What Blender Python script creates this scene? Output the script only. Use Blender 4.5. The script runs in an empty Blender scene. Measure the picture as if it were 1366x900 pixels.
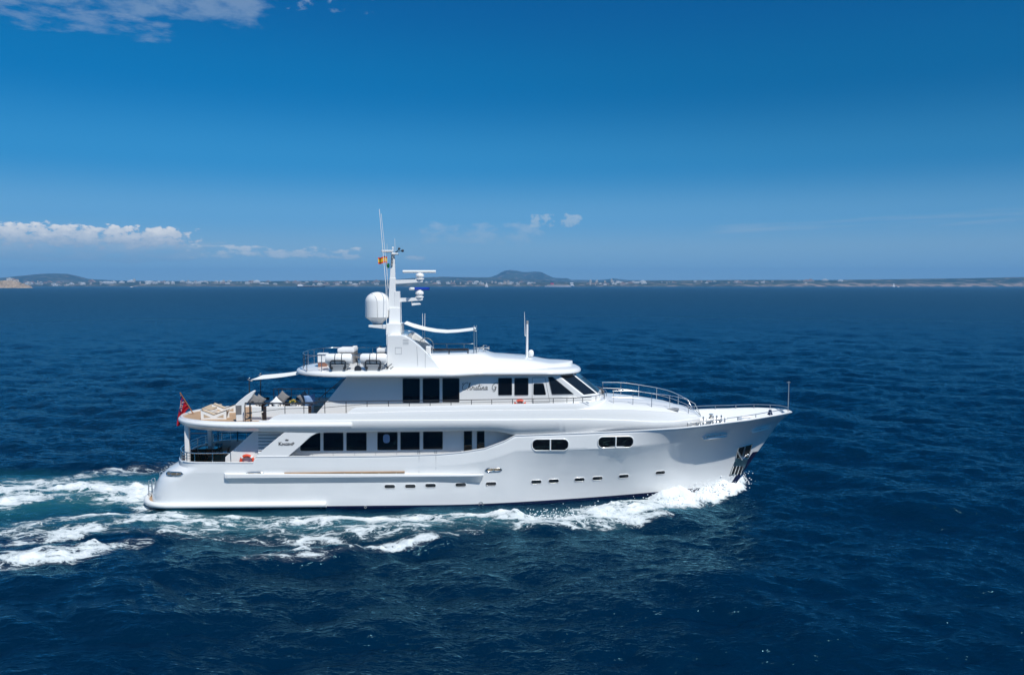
import bpy, bmesh, math, random
import numpy as np
from mathutils import Vector, Matrix

# ------------------------------------------------------------------ camera
sc = bpy.context.scene
COL = sc.collection
F_PX, UC, VC = 1127.0, 683.0, 450.0        # focal length and centre, in photo pixels
V_INF = 379.7                              # true horizon row
PITCH = math.atan((VC - V_INF) / F_PX)
CAM_H = 14.65
cam_d = bpy.data.cameras.new('camera')
cam_d.sensor_width = 36.0
cam_d.lens = 36.0 * F_PX / 1366.0
cam_d.clip_start = 0.5
cam_d.clip_end = 60000.0
cam = bpy.data.objects.new('camera', cam_d)
COL.objects.link(cam)
cam.location = (0, 0, CAM_H)
cam.rotation_euler = (math.pi / 2 - PITCH, 0, 0)
sc.camera = cam

# ------------------------------------------------------------------ light
SUN_L = Vector((0.30, -0.49, 0.82)).normalized()      # towards the sun
SUN_EL = math.asin(SUN_L.z)
SUN_AZ = math.atan2(SUN_L.x, SUN_L.y)                 # clockwise from +Y
sun_d = bpy.data.lights.new('sun', 'SUN')
sun_d.energy = 4.5
sun_d.angle = math.radians(0.53)
sun_d.color = (1.0, 0.985, 0.93)
sun = bpy.data.objects.new('sun', sun_d)
COL.objects.link(sun)
sun.rotation_euler = SUN_L.to_track_quat('Z', 'Y').to_euler()
sun.location = (60, -60, 90)

sc.view_settings.view_transform = 'Standard'
sc.view_settings.look = 'None'
sc.view_settings.gamma = 1.0
sc.view_settings.exposure = 0.0
sc.view_settings.use_curve_mapping = False
sc.cycles.max_bounces = 8
sc.cycles.diffuse_bounces = 4
sc.cycles.glossy_bounces = 4
sc.cycles.volume_bounces = 0
sc.cycles.caustics_reflective = False
sc.cycles.caustics_refractive = False
sc.cycles.sample_clamp_indirect = 6.0

# ------------------------------------------------------------------ node helpers
class NT:
    def __init__(self, tree):
        self.t = tree; self.n = tree.nodes; self.l = tree.links
    def new(self, typ, **kw):
        nd = self.n.new(typ)
        for k, v in kw.items():
            setattr(nd, k, v)
        return nd
    def put(self, sock, val):
        if isinstance(val, bpy.types.NodeSocket):
            self.l.new(val, sock)
        else:
            sock.default_value = val
    def m(self, op, a, b=None, c=None, clamp=False):
        nd = self.new('ShaderNodeMath', operation=op, use_clamp=clamp)
        for i, v in enumerate((a, b, c)):
            if v is not None:
                self.put(nd.inputs[i], v)
        return nd.outputs[0]
    def sstep(self, x, a, b):
        nd = self.new('ShaderNodeMapRange', interpolation_type='SMOOTHSTEP')
        self.put(nd.inputs[0], x)
        nd.inputs[1].default_value = a; nd.inputs[2].default_value = b
        nd.inputs[3].default_value = 0.0; nd.inputs[4].default_value = 1.0
        return nd.outputs[0]
    def lin(self, x, a, b, c=0.0, d=1.0):
        nd = self.new('ShaderNodeMapRange')
        self.put(nd.inputs[0], x)
        for i, v in enumerate((a, b, c, d)):
            nd.inputs[i + 1].default_value = v
        return nd.outputs[0]
    def noise(self, vec, scale, detail=6, rough=0.55, dist=0.0):
        nd = self.new('ShaderNodeTexNoise')
        if vec is not None:
            self.l.new(vec, nd.inputs['Vector'])
        nd.inputs['Scale'].default_value = scale
        nd.inputs['Detail'].default_value = detail
        nd.inputs['Roughness'].default_value = rough
        nd.inputs['Distortion'].default_value = dist
        return nd.outputs[0]
    def mix(self, f, a, b):
        nd = self.new('ShaderNodeMix', data_type='RGBA')
        self.put(nd.inputs[0], f)
        for s, v in ((nd.inputs[6], a), (nd.inputs[7], b)):
            if isinstance(v, bpy.types.NodeSocket):
                self.l.new(v, s)
            else:
                s.default_value = (*v, 1.0) if len(v) == 3 else v
        return nd.outputs[2]
    def comb(self, x, y, z):
        nd = self.new('ShaderNodeCombineXYZ')
        for i, v in enumerate((x, y, z)):
            self.put(nd.inputs[i], v)
        return nd.outputs[0]
    def mapping(self, vec, scale=(1, 1, 1), rot=(0, 0, 0), loc=(0, 0, 0)):
        nd = self.new('ShaderNodeMapping')
        self.l.new(vec, nd.inputs[0])
        nd.inputs[1].default_value = loc
        nd.inputs[2].default_value = rot
        nd.inputs[3].default_value = scale
        return nd.outputs[0]

# ------------------------------------------------------------------ world
world = bpy.data.worlds.new('World')
sc.world = world
world.use_nodes = True
W = NT(world.node_tree)
W.n.clear()
sky = W.new('ShaderNodeTexSky', sky_type='NISHITA')
sky.sun_disc = False
sky.sun_elevation = SUN_EL
sky.sun_rotation = SUN_AZ
sky.altitude = 0.0
sky.air_density = 1.0
sky.dust_density = 0.35
sky.ozone_density = 3.0
tc = W.new('ShaderNodeTexCoord')
sep = W.new('ShaderNodeSeparateXYZ')
W.l.new(tc.outputs['Generated'], sep.inputs[0])
az = W.m('MULTIPLY', W.m('ARCTAN2', sep.outputs[0], sep.outputs[1]), 180 / math.pi)
el = W.m('MULTIPLY', W.m('ARCSINE', sep.outputs[2]), 180 / math.pi)

SKY_STRENGTH = 0.10
CW = 1.0 / SKY_STRENGTH                      # sky and cloud radiance below are set for the strength above
# deep clear-air blue: the sky texture graded by height above the horizon
ramp = W.new('ShaderNodeValToRGB')
ramp.color_ramp.interpolation = 'EASE'
SKY_RAMP = [(0.0, (0.215, 0.375, 0.530)), (2.2, (0.185, 0.365, 0.545)), (4.5, (0.105, 0.320, 0.570)), (8.0, (0.025, 0.235, 0.520)), (13.0, (0.0, 0.170, 0.455)), (19.0, (0.0, 0.130, 0.410)), (45.0, (0.002, 0.095, 0.28)), (90.0, (0.010, 0.10, 0.23))]
els = ramp.color_ramp.elements
while len(els) < len(SKY_RAMP): els.new(0.5)
for e_, (d_, c_) in zip(els, SKY_RAMP):
    e_.position = (d_ / 90.0) ** 0.5
    e_.color = (*c_, 1)
W.l.new(W.m('POWER', W.m('DIVIDE', W.m('MAXIMUM', el, 0.0), 90.0), 0.5), ramp.inputs[0])
# light scattered at right angles to the sun is polarised and photographs darker
dp = W.new('ShaderNodeVectorMath', operation='DOT_PRODUCT')
W.l.new(tc.outputs['Generated'], dp.inputs[0]); dp.inputs[1].default_value = SUN_L
s2 = W.m('SUBTRACT', 1.0, W.m('POWER', W.m('ABSOLUTE', dp.outputs['Value']), 2.0))
pol = W.m('SUBTRACT', 1.0, W.m('MULTIPLY', W.m('MULTIPLY', W.sstep(s2, 0.78, 1.0), W.sstep(el, 0.0, 14.0)), 0.28))
pol = W.m('MULTIPLY', pol, W.lin(W.m('ABSOLUTE', dp.outputs['Value']), 0.0, 1.0, CW, CW * 1.35))
gs = W.new('ShaderNodeVectorMath', operation='SCALE')
W.l.new(ramp.outputs[0], gs.inputs[0]); W.l.new(pol, gs.inputs['Scale'])
graded = W.mix(0.995, sky.outputs[0], gs.outputs[0])
def cloud_layer(base, az0, az1, faz, el0, el1, fe0, fe1, sc_az, sc_el, seed, thr, soft, dens, bright, shade, tilt=0.0, detail=8, rough=0.6):
    """one bank of cloud: a window in azimuth and elevation, broken up by noise; the underside is greyer"""
    e = W.m('SUBTRACT', el, W.m('MULTIPLY', az, tilt)) if tilt else el
    vec = W.comb(W.m('MULTIPLY', az, sc_az), W.m('MULTIPLY', e, sc_el), seed)
    n = W.noise(vec, 1.0, detail, rough)
    w = W.m('MULTIPLY', W.sstep(az, az0 - faz, az0 + faz), W.m('SUBTRACT', 1.0, W.sstep(az, az1 - faz, az1 + faz)))
    w = W.m('MULTIPLY', w, W.sstep(e, el0 - fe0, el0 + fe0))
    w = W.m('MULTIPLY', w, W.m('SUBTRACT', 1.0, W.sstep(e, el1 - fe1, el1 + fe1)))
    x = W.m('SUBTRACT', W.m('ADD', n, W.m('MULTIPLY', w, 0.55)), 0.55)
    a = W.m('MULTIPLY', W.m('MULTIPLY', W.sstep(x, thr, thr + soft), dens), W.sstep(w, 0.0, 0.25))
    t = W.lin(W.m('ADD', e, W.m('MULTIPLY', W.m('SUBTRACT', n, 0.5), 2.2)), el0, el1)
    col = W.mix(t, tuple(c * CW for c in shade), tuple(c * CW for c in bright))
    return W.mix(a, base, col)

c = graded
C_SHADE, C_LIT = (0.16, 0.32, 0.52), (0.80, 0.82, 0.84)
c = cloud_layer(c, -60, -19.5, 2.5, 2.0, 3.75, 0.7, 0.45, 1.30, 2.3, 3.1, 0.36, 0.11, 0.95, C_LIT, C_SHADE)
c = cloud_layer(c, -60, -18.0, 3.0, 1.2, 3.0, 0.4, 0.5, 0.45, 2.2, 8.7, 0.30, 0.25, 0.50, (0.45, 0.55, 0.66), C_SHADE)
c = cloud_layer(c, -21.5, -9.5, 1.0, 1.5, 2.7, 0.3, 0.35, 0.95, 2.4, 5.3, 0.44, 0.14, 0.75, (0.60, 0.67, 0.74), (0.2, 0.38, 0.56))
c = cloud_layer(c, -6.5, 2.5, 1.5, 2.5, 4.3, 0.5, 0.4, 0.75, 1.5, 11.2, 0.34, 0.28, 0.45, (0.42, 0.54, 0.68), (0.25, 0.42, 0.58))
c = cloud_layer(c, -8.5, -5.0, 0.8, 1.5, 2.0, 0.2, 0.2, 0.9, 2.5, 14.2, 0.42, 0.15, 0.5, (0.48, 0.56, 0.64), (0.25, 0.42, 0.58))
c = cloud_layer(c, 1.0, 5.0, 0.5, 3.7, 4.9, 0.3, 0.3, 1.4, 1.5, 21.5, 0.46, 0.14, 0.55, (0.5, 0.6, 0.7), (0.3, 0.45, 0.6))
c = cloud_layer(c, -70, -15.5, 2.0, 15.6, 24.0, 1.3, 2.0, 0.42, 1.0, 17.4, 0.26, 0.32, 0.64, (0.36, 0.43, 0.58), (0.2, 0.33, 0.52))
c = cloud_layer(c, -34, -21.0, 2.0, 14.2, 16.4, 0.6, 0.6, 0.45, 1.6, 4.4, 0.40, 0.28, 0.42, (0.32, 0.42, 0.58), (0.2, 0.33, 0.52))
c = cloud_layer(c, 12.0, 50, 4.0, 2.7, 3.7, 0.5, 0.4, 0.12, 2.4, 2.9, 0.31, 0.40, 0.36, (0.45, 0.52, 0.6), (0.3, 0.44, 0.58), tilt=0.028)
c = cloud_layer(c, -15.5, -8.0, 1.0, 16.6, 20.0, 0.8, 0.8, 0.9, 1.5, 33.1, 0.52, 0.14, 0.55, (0.36, 0.43, 0.58), (0.2, 0.33, 0.52))
bg = W.new('ShaderNodeBackground')
bg.inputs['Strength'].default_value = SKY_STRENGTH
W.l.new(c, bg.inputs['Color'])
wo = W.new('ShaderNodeOutputWorld')
W.l.new(bg.outputs[0], wo.inputs['Surface'])

# ------------------------------------------------------------------ projection helpers (used once, to place things on the water and on the ship)
_cp, _sp = math.cos(PITCH), math.sin(PITCH)
YAW = 0.035
SHIP = Vector((-2.75, 59.1, 0.0))
_cy, _sy = math.cos(YAW), math.sin(YAW)
def ray(u, v):
    a, b = (u - UC) / F_PX, (VC - v) / F_PX
    return Vector((a, _cp + b * _sp, -_sp + b * _cp))
def on_sea(u, v, z=0.0):
    d = ray(u, v); k = (z - CAM_H) / d.z
    return Vector((d.x * k, d.y * k, z))
def to_ship(p):
    dx, dy = p[0] - SHIP.x, p[1] - SHIP.y
    return Vector((dx * _cy + dy * _sy, -dx * _sy + dy * _cy, p[2]))
def to_world(p):
    return Vector((SHIP.x + p[0] * _cy - p[1] * _sy, SHIP.y + p[0] * _sy + p[1] * _cy, p[2]))
def Q(u, v, y):
    """ship-local (x, z) of a photo point lying in the ship's vertical plane y"""
    d = ray(u, v)
    o = to_ship((0, 0, CAM_H))
    dl = (d.x * _cy + d.y * _sy, -d.x * _sy + d.y * _cy, d.z)
    k = (y - o.y) / dl[1]
    return (o.x + dl[0] * k, CAM_H + dl[2] * k)
def QZ(u, v, z):
    """ship-local (x, y) of a photo point lying at height z"""
    p = to_ship(on_sea(u, v, z)); return (p.x, p.y)
def uv_of(x, y, z):
    p = to_world((x, y, z)); zz = p.z - CAM_H
    dep = p.y * _cp - zz * _sp; up = p.y * _sp + zz * _cp
    return (UC + F_PX * p.x / dep, VC - F_PX * up / dep)
def z_at(x, y, v):
    """height of the point above ship-local (x, y) that shows at photo row v"""
    lo, hi = -5.0, 30.0
    for _ in range(40):
        mid = (lo + hi) / 2
        if uv_of(x, y, mid)[1] > v: lo = mid
        else: hi = mid
    return (lo + hi) / 2
def interp(x, tab):
    return float(np.interp(x, [t[0] for t in tab], [t[1] for t in tab]))
# ------------------------------------------------------------------ materials
MATS = {}
def mat(name, color, rough=0.5, metal=0.0, spec=0.5, coat=0.0, bump=None, var=None, alpha=None):
    """procedural Principled material; bump=(scale, strength), var=(scale, amount) mottles the colour a little"""
    m = bpy.data.materials.new(name); m.use_nodes = True
    T = NT(m.node_tree); T.n.clear()
    b = T.new('ShaderNodeBsdfPrincipled'); o = T.new('ShaderNodeOutputMaterial')
    T.l.new(b.outputs[0], o.inputs[0])
    b.inputs['Base Color'].default_value = (*color, 1)
    b.inputs['Roughness'].default_value = rough
    b.inputs['Metallic'].default_value = metal
    b.inputs['Specular IOR Level'].default_value = spec
    b.inputs['Coat Weight'].default_value = coat
    b.inputs['Coat Roughness'].default_value = 0.06
    tcn = T.new('ShaderNodeTexCoord')
    if var:
        n = T.noise(tcn.outputs['Object'], var[0], 4)
        k = T.lin(n, 0.25, 0.75, 1 - var[1], 1 + var[1])
        vm = T.new('ShaderNodeVectorMath', operation='SCALE')
        vm.inputs[0].default_value = color
        T.l.new(k, vm.inputs['Scale'])
        T.l.new(vm.outputs[0], b.inputs['Base Color'])
    if bump:
        n = T.noise(tcn.outputs['Object'], bump[0], 3)
        bp = T.new('ShaderNodeBump'); bp.inputs['Strength'].default_value = bump[1]; bp.inputs['Distance'].default_value = 0.02
        T.l.new(n, bp.inputs['Height']); T.l.new(bp.outputs[0], b.inputs['Normal'])
    m['bsdf'] = b.name
    MATS[name] = m
    return m

# ------------------------------------------------------------------ sea: FFT wave tiles sampled on a polar grid around the viewpoint
def wave_tile(N, L, wind, wdir, rms, seed, lmin, spread=2.0, lmax=1e9):
    rng = np.random.default_rng(seed)
    k1 = np.fft.fftfreq(N, L / N) * 2 * np.pi
    kx, ky = np.meshgrid(k1, k1, indexing='xy')
    k = np.hypot(kx, ky); k[0, 0] = 1e-6
    Lw = wind * wind / 9.81
    P = np.exp(-1 / (k * Lw) ** 2) / k ** 4
    cosd = (kx * math.cos(wdir) + ky * math.sin(wdir)) / k
    P *= np.where(cosd > 0, np.abs(cosd) ** spread, 0.12 * np.abs(cosd) ** spread) + 0.03
    P *= np.exp(-(k * lmin / 6.28) ** 2 * 0.5)
    P[k < 6.28 / lmax] = 0; P[0, 0] = 0
    h = (rng.normal(size=(N, N)) + 1j * rng.normal(size=(N, N))) * np.sqrt(P)
    z = np.fft.ifft2(h).real
    s = rms / z.std()
    dx = np.fft.ifft2(-1j * kx / k * h).real * s
    dy = np.fft.ifft2(-1j * ky / k * h).real * s
    return z * s, dx, dy
def sample(t, L, x, y):
    N = t.shape[0]
    fx, fy = (x / L * N) % N, (y / L * N) % N
    ix, iy = fx.astype(np.int64) % N, fy.astype(np.int64) % N
    ax, ay = fx - np.floor(fx), fy - np.floor(fy)
    jx, jy = (ix + 1) % N, (iy + 1) % N
    return (t[iy, ix] * (1 - ax) * (1 - ay) + t[iy, jx] * ax * (1 - ay) + t[jy, ix] * (1 - ax) * ay + t[jy, jx] * ax * ay)
def seg_field(x, y, pts, radii, vals):
    """for a ribbon along pts: (0..1 falloff across the ribbon, value along it, signed distance / radius)"""
    best = np.full(x.shape, 9.0); val = np.zeros(x.shape)
    for i in range(len(pts) - 1):
        (x0, y0), (x1, y1) = pts[i][:2], pts[i + 1][:2]
        ex, ey = x1 - x0, y1 - y0
        t = np.clip(((x - x0) * ex + (y - y0) * ey) / (ex * ex + ey * ey), 0, 1)
        d = np.hypot(x - x0 - t * ex, y - y0 - t * ey) / (radii[i] + (radii[i + 1] - radii[i]) * t)
        v = vals[i] + (vals[i + 1] - vals[i]) * t
        u = d < best
        best = np.where(u, d, best); val = np.where(u, v, val)
    return best, val
def ribbon(x, y, pix, hard=1.0):
    """pix rows: (u, v, half-width in metres, value); returns value * soft profile"""
    pts = [on_sea(p[0], p[1]) for p in pix]
    d, v = seg_field(x, y, pts, [p[2] for p in pix], [p[3] for p in pix])
    return v * np.clip((1 - d) / (1 - 0.0) * hard, 0, 1) ** 0.8

def build_sea():
    f = F_PX * 1024 / 1366
    th_d = np.radians(np.linspace(-37, 37, 940))
    th_c = np.radians(np.linspace(37, 323, 74)[1:-1])
    th = np.concatenate([th_d, th_c]); nth = len(th)
    vv = np.arange(f * CAM_H / 23.0, f * CAM_H / 1600.0, -0.62)
    r = f * CAM_H / vv
    r = np.concatenate([np.linspace(1.0, 22.0, 16), r, np.geomspace(1650, 40000, 34)])
    nr = len(r)
    R, TH = np.meshgrid(r, th, indexing='ij')
    X, Y = (R * np.sin(TH)).ravel(), (R * np.cos(TH)).ravel()
    rr = R.ravel()
    fade = 1 / (1 + (rr / 420.0) ** 2)
    wd = math.radians(200)
    a = wave_tile(1024, 150.0, 4.6, math.radians(250), 0.140, 3, 0.32, 1.4)
    b = wave_tile(512, 43.0, 3.2, math.radians(280), 0.068, 8, 0.20, 1.2)
    s_ = wave_tile(256, 400.0, 9.0, math.radians(215), 0.15, 5, 5.0, 6.0)
    rot = math.radians(23)
    xb, yb = X * math.cos(rot) - Y * math.sin(rot), X * math.sin(rot) + Y * math.cos(rot)
    az_, ax_, ay_ = [sample(t, 150.0, X, Y) for t in a]
    bz_, bx_, by_ = [sample(t, 43.0, xb, yb) for t in b]
    sz_, sx_, sy_ = [sample(t, 400.0, X, Y) for t in s_]
    # calmer water in the ship's smooth wake
    LX = (X - SHIP.x) * _cy + (Y - SHIP.y) * _sy
    LY = -(X - SHIP.x) * _sy + (Y - SHIP.y) * _cy
    g = (az_ + bz_ + sz_) * fade
    ch = 0.85
    dx = (ch * (ax_ + bx_ * math.cos(rot) + by_ * math.sin(rot)) + sx_) * fade
    dy = (ch * (ay_ - bx_ * math.sin(rot) + by_ * math.cos(rot)) + sy_) * fade

    # ---- foam: a bank along the hull, the breaking bow wave, the second crest and the wash astern
    foam = np.zeros_like(X); churn = np.zeros_like(X); lift = np.zeros_like(X)
    def add(pix, hard=1.0, to=None):
        nonlocal foam
        foam = np.maximum(foam, ribbon(X, Y, pix, hard))
    # close bank: (photo u, v, half width m, density)
    add([(994, 646, .7, 1.1), (975, 650, 1.2, 2.3), (945, 656.5, 1.6, 2.2), (905, 669, 1.7, 1.6), (860, 679, 1.9, 1.15), (800, 686, 2.0, .90),
         (720, 693, 1.6, .88), (640, 692, 1.5, .85), (560, 693, 1.6, .82), (470, 695, 1.9, .84), (380, 695, 2.0, .82), (300, 694, 1.8, .76), (210, 690, 1.4, .8), (120, 690, 1.2, .62), (30, 697, 1.2, .5)], 2.0)
    add([(880, 688, .9, .6), (780, 699, 1.1, .58), (680, 703, 1.2, .54), (560, 706, 1.4, .48), (420, 711, 1.6, .5), (300, 708, 1.4, .45), (150, 704, 1.2, .5), (0, 716, 1.2, .5)], 1.6)
    add([(965, 653, 1.2, 1.9), (935, 660, 1.5, 1.9), (895, 671, 1.6, 1.6), (850, 681, 1.6, 1.2), (800, 687, 1.5, .8)], 2.2)
    # second crest abeam
    add([(612, 713, .25, .5), (570, 718, .7, .8), (520, 724, 1.0, .9), (470, 730, 1.2, .85), (430, 736, 1.2, .75), (380, 742, .9, .52), (330, 744, .7, .35)], 1.7)
    # patches on the near quarter
    add([(188, 721, .8, .66), (150, 727, 1.3, .74), (110, 738, 1.7, .82), (60, 742, 1.9, .8), (0, 752, 2.3, .76), (-80, 765, 2.3, .7)], 1.7)
    add([(190, 697, .8, .6), (130, 704, 1.1, .75), (60, 718, 1.2, .66), (0, 728, 1.2, .6)], 1.5)
    add([(70, 700, .6, .5), (0, 710, 1.0, .6)], 1.4)
    # wash astern
    add([(205, 672, 2.0, .95), (196, 655, 3.8, 1.15), (150, 655, 4.2, .86), (90, 656, 4.4, .76), (30, 655, 4.2, .68), (-80, 654, 4.2, .6)], 1.7)
    add([(232, 620, 2.4, .60), (190, 624, 2.8, .60), (130, 630, 2.2, .55), (70, 640, 1.6, .55), (0, 648, 1.2, .5)], 1.3)
    add([(60, 668, 1.3, .75), (20, 672, 1.8, .9), (-30, 675, 1.8, .9)], 1.4)
    churn = np.maximum(churn, ribbon(X, Y, [(220, 650, 6.5, 1), (120, 656, 7.5, .95), (0, 660, 8.5, .85), (-120, 660, 9, .8)], 1.8))
    churn = np.maximum(churn, ribbon(X, Y, [(960, 655, 1.2, .3), (800, 690, 2.4, .5), (500, 698, 3.2, .5), (200, 692, 3.2, .6), (0, 700, 3, .5)], 1.4))
    # fine break-up so the edges are ragged
    nb = sample(b[0], 43.0, xb * 1.7 + 9, yb * 1.7) / 0.05
    nc = sample(a[0], 150.0, X * 2.3 + 31, Y * 2.3) / 0.15
    foam = np.clip(foam * np.maximum(0.88 + 0.20 * nb + 0.22 * nc, 0.45 + 0.25 * np.clip(foam - .8, 0, 1)), 0, 1.6)
    # heaped water of the bow wave and the crests that run out from the ship
    def ridge(pix, sharp=1.0):
        pts = [on_sea(p[0], p[1]) for p in pix]
        d, v = seg_field(X, Y, pts, [p[2] for p in pix], [p[3] for p in pix])
        return v * np.exp(-(d * 1.5) ** 2)
    lift += ridge([(992, 646, .7, .45), (976, 650, 1.1, .80), (950, 656, 1.3, .50), (910, 668, 1.6, .36), (850, 680, 2.1, .28), (740, 696, 2.6, .28), (560, 702, 2.6, .18), (380, 704, 2.6, .16)])
    lift -= ridge([(985, 668, 2.5, .25), (900, 697, 3.2, .38), (760, 716, 3.2, .40), (600, 722, 2.6, .32), (420, 722, 1.7, .32), (250, 716, 2.0, .2)])
    lift += ridge([(640, 716, .7, .0), (570, 720, 1.2, .42), (480, 730, 1.6, .52), (400, 742, 1.8, .45), (300, 752, 2.2, .3), (150, 770, 3, .2)])
    lift -= ridge([(570, 735, 2.6, .2), (440, 752, 3.0, .3), (280, 772, 3.5, .2)])
    lift += ridge([(190, 715, 1.6, .22), (80, 738, 2.2, .35), (-60, 762, 2.6, .35)])
    lift -= ridge([(195, 681, 1.6, .30), (120, 682, 2.2, .34), (0, 684, 2.8, .25)])
    lift += ridge([(195, 652, 3.0, .22), (100, 654, 4, .35), (0, 655, 5, .25)])
    lift += ridge([(225, 598, 6.0, .38), (120, 588, 6.0, .42), (0, 580, 8.0, .35)])
    lift -= ridge([(225, 578, 6.0, .25), (100, 566, 9.0, .3), (0, 560, 10, .25)])
    lift += ridge([(1010, 540, 9, .35), (900, 528, 10, .3), (760, 520, 10, .25)])
    fz = np.clip(foam - 0.35, 0, 1.2)
    rough_foam = fz * (0.075 * nb + 0.05 * np.abs(nc)) * fade
    wl = np.clip(1 - 0.45 * churn, 0.3, 1)
    qh = np.clip((LX + 3.0) / 21.5, 0, 1)
    gap = np.abs(LY) - 3.96 * np.maximum(1 - qh ** 1.8, 0) ** 1.1
    by_hull = np.exp(-(np.maximum(gap, 0) / 2.6) ** 2) * np.clip((LX + 22) / 2, 0, 1) * np.clip((20.5 - LX) / 2, 0, 1)
    wl = wl * (1 - 0.65 * by_hull)                # the ship's side flattens the chop beside it
    Z = g * wl + lift * (1 + 0.07 * nb * (fz > 0.2)) + rough_foam
    # hold the surface back from the hull: no crest may stand inside the ship and none may climb the plating
    q_ = np.clip((LX + 3.0) / 21.5, 0, 1)
    halfb = 3.96 * np.maximum(1 - q_ ** 1.8, 0) ** 1.1 - 0.55
    inside = (np.abs(LY) < np.minimum(halfb, 3.3)) & (LX > -20.0) & (LX < 17.0)
    Z = np.where(inside, np.minimum(Z, -0.25), Z)
    dx = np.where(inside, 0, dx); dy = np.where(inside, 0, dy)
    co = np.stack([X + dx * wl, Y + dy * wl, Z], 1).astype(np.float32)
    # quads
    i, j = np.meshgrid(np.arange(nr - 1), np.arange(nth), indexing='ij')
    j2 = (j + 1) % nth
    q = np.stack([i * nth + j, (i + 1) * nth + j, (i + 1) * nth + j2, i * nth + j2], -1).reshape(-1, 4)
    q = q[:, ::-1]
    me = bpy.data.meshes.new('sea')
    me.vertices.add(len(co)); me.vertices.foreach_set('co', co.ravel())
    me.loops.add(q.size); me.loops.foreach_set('vertex_index', q.ravel().astype(np.int32))
    me.polygons.add(len(q)); me.polygons.foreach_set('loop_start', np.arange(0, q.size, 4, dtype=np.int32))
    me.update(calc_edges=True)
    me.polygons.foreach_set('use_smooth', np.ones(len(q), dtype=bool))
    slope_lost = 1 - fade                     # share of the wave slope the mesh is too coarse to carry
    for nm, arr in (('foam', foam), ('churn', churn), ('slope_lost', slope_lost)):
        at_ = me.attributes.new(nm, 'FLOAT', 'POINT'); at_.data.foreach_set('value', arr.astype(np.float32))
    o = bpy.data.objects.new('sea', me); COL.objects.link(o)
    o['kind'] = 'structure'
    o['label'] = 'dark blue open sea with short choppy waves and white wake foam'
    me.materials.append(sea_material())
    return o

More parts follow.
